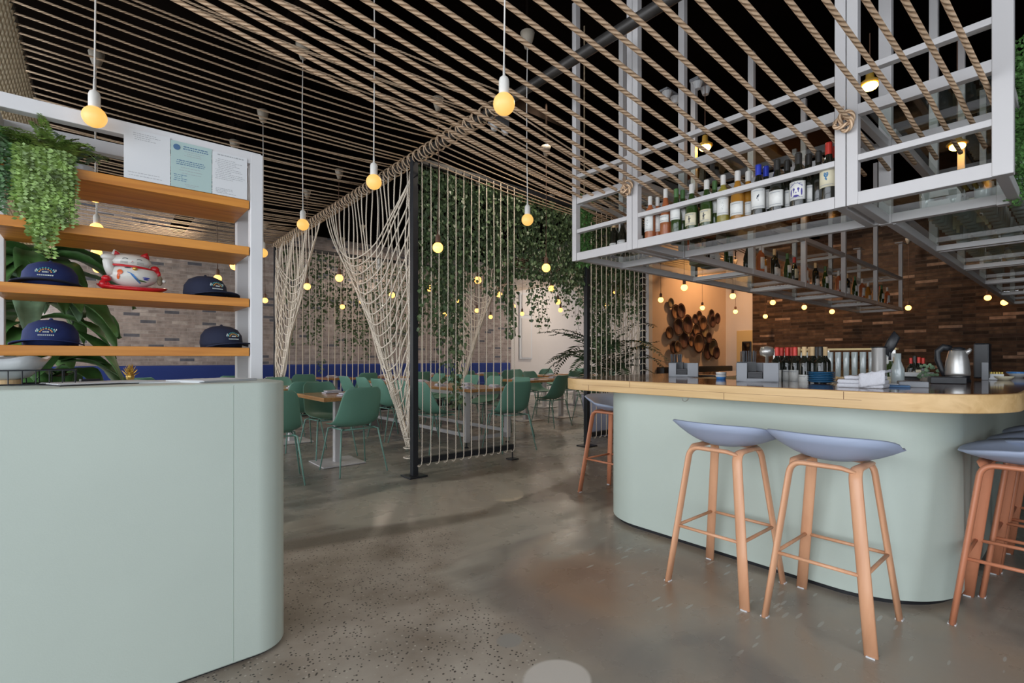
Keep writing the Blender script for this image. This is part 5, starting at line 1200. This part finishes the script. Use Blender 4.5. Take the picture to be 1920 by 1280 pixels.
for i, (u, v, m_, lb, dim) in enumerate(((1672, 727, 'print_blue', 'open blue and white booklet on the counter right of the towels', (.12, .09, .012)), (1700, 727, 'grey_plastic', 'grey card reader on the counter right of the booklet', (.10, .12, .03)), (1755, 722, 'black_plastic', 'black cloth bundle behind the kettle\'s left', (.12, .16, .04)))):
    q = P(u, v, z=ZT); o = thing(('booklet', 'card_reader', 'dark_bundle')[i], lb, ('booklet', 'card reader', 'bundle')[i], (q.x + (.12 if i < 2 else .3), q.y, ZT), .3); MB().cbox((0, 0, dim[2] / 2), dim).build('body', m_, o, bevel=.004)
    if i == 0: MB().cbox((.02, 0, .014), (.05, .07, .003)).build('page', 'paper', o)
    if i == 1: MB().cbox((-.01, 0, .031), (.06, .07, .003)).build('screen', 'black_plastic', o)
o = thing('lemon_squeezer', 'steel and white juicer with a round top behind the large caddy', 'juicer', (P(1438, 690, x=3.75).x, P(1438, 690, x=3.75).y, .986)); MB().lathe([(.05, 0), (.05, .02), (.012, .04), (.012, .22), (.045, .23), (.05, .26), (.04, .29), (0, .3)], 18).build('body', 'steel', o, smooth=True)
b0 = thing('ice_bin', 'bowl of orange and brown snacks behind the blue plates', 'snack bowl', (P(1578, 715, x=3.55).x, P(1578, 715, x=3.55).y, .986)); MB().lathe([(.05, 0), (.08, .07), (.075, .07), (.045, .01), (0, .01)], 20).build('bowl', 'steel', b0, smooth=True); b = MB()
for k in range(60): a = rnd.uniform(0, 6.28); r_ = .07 * sqrt(rnd.random()); b.ball((r_ * cos(a), r_ * sin(a), .065 + rnd.uniform(0, .02)), .010, 6)
tag(b.build('snacks', 'cork', b0), kind='stuff')
# ================================================================== PLANTS
def frond(b, p0, d0, L, nleaf, lw, ll, droop, rd, width=1.0):
    p = Vector(p0); d = Vector(d0).normalized(); pts = [p.copy()]; step = L / nleaf
    for k in range(nleaf):
        d = (d + Vector((0, 0, -droop * step * 6))).normalized(); p = p + d * step; pts.append(p.copy())
        sd = d.cross(Vector((0, 0, 1)));
        if sd.length < .05: sd = Vector((1, 0, 0))
        sd.normalize(); up = sd.cross(d); q = k / nleaf; l = ll * (1 - q * .75) * min(1, .4 + q * 4)
        for s in (-1, 1):
            dd = (sd * s + d * .45 + up * rd.uniform(-.1, .25)).normalized(); e = dd.cross(up).normalized() * lw * .5; n = len(b.v)
            b.v += [tuple(p), tuple(p + dd * l * .5 + e), tuple(p + dd * l - Vector((0, 0, l * .15))), tuple(p + dd * l * .5 - e)]; b.f.append((n, n + 1, n + 2, n + 3))
    b.tube(pts[::3] + [pts[-1]], .0015, 3); b.uv = {}
def fern(name, loc, label, m, R, nf, L, hang, seed, pot=True, spread=(0, 6.28)):
    rd = random.Random(seed); t = thing(name, label, 'plant', loc); b = MB()
    for k in range(nf):
        a = rd.uniform(*spread); r_ = R * rd.random(); el = rd.uniform(.2, 1.1)
        frond(b, (r_ * cos(a), r_ * sin(a) * .6, .07 + .05 * rd.random()), (cos(a), sin(a) * .8, el), L * rd.uniform(.5, 1), 16, .009, .036, rd.uniform(.7, 1.3), rd)
    b.build('fronds', m, t)
    if hang:
        h = MB()
        for k in range(hang[0]):
            x = rd.uniform(*hang[1]); y0 = -.178 + rd.uniform(-.02, .02); Lh = hang[2] * rd.uniform(.45, 1) * (1 - .35 * abs(2 * (x - hang[1][0]) / (hang[1][1] - hang[1][0]) - 1)); px = x; z = .05; N = int(Lh / .011); pts = []
            for i in range(N):
                z -= .011; px += rd.uniform(-.002, .002)
                if i % 6 == 0: pts.append((px, y0, z))
                for s in (-1, 1):
                    a = rd.uniform(-.7, .7) + (0 if s > 0 else pi); q = Vector((cos(a), sin(a) * .8 - .25, rd.uniform(-.5, .3))).normalized(); l = rd.uniform(.014, .024); e = q.cross(Vector((0, 1, .2))).normalized() * .0055; c = Vector((px, y0 + rd.uniform(-.006, .006), z)); n = len(h.v)
                    h.v += [tuple(c), tuple(c + q * l * .5 + e), tuple(c + q * l), tuple(c + q * l * .5 - e)]; h.f.append((n, n + 1, n + 2, n + 3))
            if len(pts) > 1: h.tube(pts, .0012, 3); h.uv = {}
        h.build('trailing_stems', m, t)
    if pot: MB().lathe([(.035, 0), (.05, .07), (.05, .075), (.045, .075), (.03, .02), (0, .02)], 18).build('pot', 'bowl_white', t, smooth=True)
    return t
fern('trailing_fern', (P(95, 320, y=2.78).x, 2.78, SHZ[0]), 'bright green fern spilling down over the upper shelves', 'leaf_bright', .05, 60, .19, (74, (-.085, .07), .44), 11)
fern('trailing_plant', (P(20, 320, y=2.80).x, 2.80, SHZ[0]), 'dark green trailing plant at the far left of the top shelf', 'leaf_dark', .05, 30, .12, (20, (-.07, .03), .3), 12)
fern('small_fern', (P(150, 320, y=2.86).x, 2.86, SHZ[0]), 'small pale fern in a white pot right of the bright fern', 'leaf_pale', .02, 16, .14, None, 13)
def bigleaf(b, p0, d0, L, W, droop, rd):
    p = Vector(p0); d = Vector(d0).normalized(); N = 12; rows = []
    for k in range(N + 1):
        q = k / N; sd = d.cross(Vector((0, 0, 1))).normalized(); up = sd.cross(d); w_ = W * (sin(pi * min(1, .06 + q * .94)) ** .7) * (1 - q * .25); wv = .06 * W * sin(q * 14 + p0[0] * 9)
        rows.append([tuple(p - sd * w_ * .5 + up * (w_ * .16 + wv)), tuple(p - sd * w_ * .25 + up * w_ * .03), tuple(p), tuple(p + sd * w_ * .25 + up * w_ * .03), tuple(p + sd * w_ * .5 + up * (w_ * .16 - wv))])
        d = (d + Vector((0, 0, -droop / N))).normalized(); p = p + d * L / N
    n = len(b.v)
    for r in rows: b.v += r
    for k in range(N):
        for j in range(4): m_ = n + k * 5 + j; b.f.append((m_, m_ + 1, m_ + 6, m_ + 5))
dr = thing('dracaena_plant', 'tall potted plant with woody trunk and long drooping leaves behind the shelves', 'plant', (-.23, 3.42, 0))
MB().lathe([(.15, 0), (.19, .35), (.19, .38), (.17, .38), (.16, .3), (0, .3)], 28).build('pot', 'slate_box', dr, smooth=True)
MB().tube([(0, 0, .3), (.02, 0, .8), (-.03, .02, 1.25), (-.02, 0, 1.62)], [.05, .045, .04, .03], 12).build('trunk', 'trunk', dr, smooth=True)
MB().tube([(.06, -.05, .3), (.1, -.03, .8), (.09, -.02, 1.12)], [.04, .036, .028], 12).build('trunk', 'trunk', dr, smooth=True)
rd = random.Random(5)
for gi, (cx, cy, cz, n, LL, mm) in enumerate(((-.02, 0, 1.66, 20, .52, 'leaf_dark'), (-.02, -.0, 1.40, 16, .54, 'leaf_mid'), (.09, -.02, 1.16, 10, .40, 'leaf_dark'), (-.02, 0, 1.55, 9, .52, 'leaf_pale'))):
    for k in range(n):
        a = k * 2.39 + gi; b = MB(); bigleaf(b, (cx, cy, cz + rd.uniform(-.08, .08)), (cos(a), sin(a), rd.uniform(.1, .9)), LL * rd.uniform(.7, 1.1), .150 * rd.uniform(.75, 1.2), rd.uniform(1.3, 2.6), rd)
        b.build('leaf', mm, dr, smooth=True, solid=.0012)
# palm in a grey planter behind the bar end
pm = thing('potted_palm', 'dark feathery palm in a big grey-blue planter behind the screen by the bar end', 'plant', (6.05, 4.95, 0))
MB().lathe([(.22, 0), (.25, .02), (.33, .5), (.34, .62), (.31, .62), (.3, .55), (0, .52)], 32).build('planter', 'planter', pm, smooth=True)
for k in range(5): a = k * 1.3; MB().tube([(.05 * cos(a), .05 * sin(a), .5), (.08 * cos(a), .08 * sin(a), .95), (.13 * cos(a), .13 * sin(a), 1.3)], .012, 6).build('cane', 'trunk', pm)
for k in range(26):
    a = k * 2.4; b = MB(); el = rd.uniform(.35, 1.7); frond(b, (.08 * cos(a), .08 * sin(a), .85 + .5 * rd.random()), (cos(a), sin(a), el), rd.uniform(.75, 1.15), 24, .032, .27, rd.uniform(.18, .34), rd); b.build('frond', 'leaf_palm', pm)
# greenery within / behind the rack
for i, (x, y, L, lb) in enumerate(((3.72, .12, .78, 'dense boxwood-like greenery at the right edge of the rack'), (3.62, .02, .72, 'greenery column right beside the rack\'s right corner'))):
    q = P(1926 + i * 10, 200, d=2.35 + .35 * i); t = thing('hanging_greenery', lb, 'plant', (q.x, q.y, 2.72 + .1 * i)); b = MB(); rd2 = random.Random(i)
    for k in range(2600):
        a = rd2.uniform(0, 6.28); r_ = .07 * sqrt(rd2.random()); z = -L * rd2.random(); c = Vector((r_ * cos(a), r_ * sin(a), z)); q1 = Vector((rd2.uniform(-1, 1), rd2.uniform(-1, 1), rd2.uniform(-.6, .8))).normalized(); e = q1.cross(Vector((.3, .2, 1))).normalized() * .006; n = len(b.v)
        b.v += [tuple(c), tuple(c + q1 * .011 + e), tuple(c + q1 * .022), tuple(c + q1 * .011 - e)]; b.f.append((n, n + 1, n + 2, n + 3))
    b.build('foliage', 'leaf_mid', t); MB().tube([(0, 0, ZC - 2.72 - .1 * i), (0, 0, 0), (0, 0, -L)], .006, 5).build('stem', 'trunk', t)
t = thing('rack_greenery', 'bright green trailing plant seen through the left bay of the rack', 'plant', (3.15, 2.78, 2.55)); b = MB(); rd2 = random.Random(9)
for k in range(1900):
    a = rd2.uniform(0, 6.28); r_ = .10 * sqrt(rd2.random()); z = -.58 * rd2.random() ** 1.1; c = Vector((r_ * cos(a) * (1 + z), r_ * sin(a) * .7, z)); q1 = Vector((rd2.uniform(-1, 1), rd2.uniform(-1, 1), rd2.uniform(-.8, .5))).normalized(); e = q1.cross(Vector((.3, .2, 1))).normalized() * .007; n = len(b.v)
    b.v += [tuple(c), tuple(c + q1 * .014 + e), tuple(c + q1 * .028), tuple(c + q1 * .014 - e)]; b.f.append((n, n + 1, n + 2, n + 3))
b.build('foliage', 'leaf_mid', t); MB().tube([(0, 0, ZC - 2.55), (0, 0, 0), (0, 0, -.5)], .006, 5).build('stem', 'trunk', t)
# drop the never-placed source bottle types
for k in KB:
    if k not in USED:
        for c in kids(KB[k]): bpy.data.objects.remove(c)
        bpy.data.objects.remove(KB[k])
# fill lights added on the ceiling to brighten the dark back of the room
def fill_light(x, y, power, lb, col=(1, .86, .70), r=.12):
    t = thing('added_fill_light', lb, 'added fill light', (x, y, ZC)); MB().lathe([(0, -.1), (r, -.1), (r + .012, -.09), (r + .012, 0), (r, 0)], 20).build('housing', 'ceiling_black', t, smooth=True)
    l = bpy.data.lights.new('fill_lamp', 'AREA'); l.shape = 'DISK'; l.size = r * 1.8; l.energy = power; l.color = col; o = bpy.data.objects.new('fill_lamp', l); C.objects.link(o); o.parent = t; o.location = (0, 0, -.115)
for i, (x, y, pw) in enumerate(((8.6, 9.9, 55), (11, 10.2, 55), (5.2, 10.6, 40), (1.0, 9.0, 36), (4.2, 7.2, 34), (10.2, 7.6, 40), (3.6, 3.6, 26), (10.9, 2.6, 16), (10.4, 4.9, 70))): fill_light(x, y, pw, 'black round fill light added high on the dark ceiling, %s' % ('far before the painted wall', 'in the far right corner', 'before the rear brick', 'over the banquette tables at left', 'over the communal table', 'beyond the pavilion', 'over the vine screen front', 'before the brown brick', 'close to the tan wall of baskets')[i], (1, .55, .25) if i == 8 else (1, .86, .70))
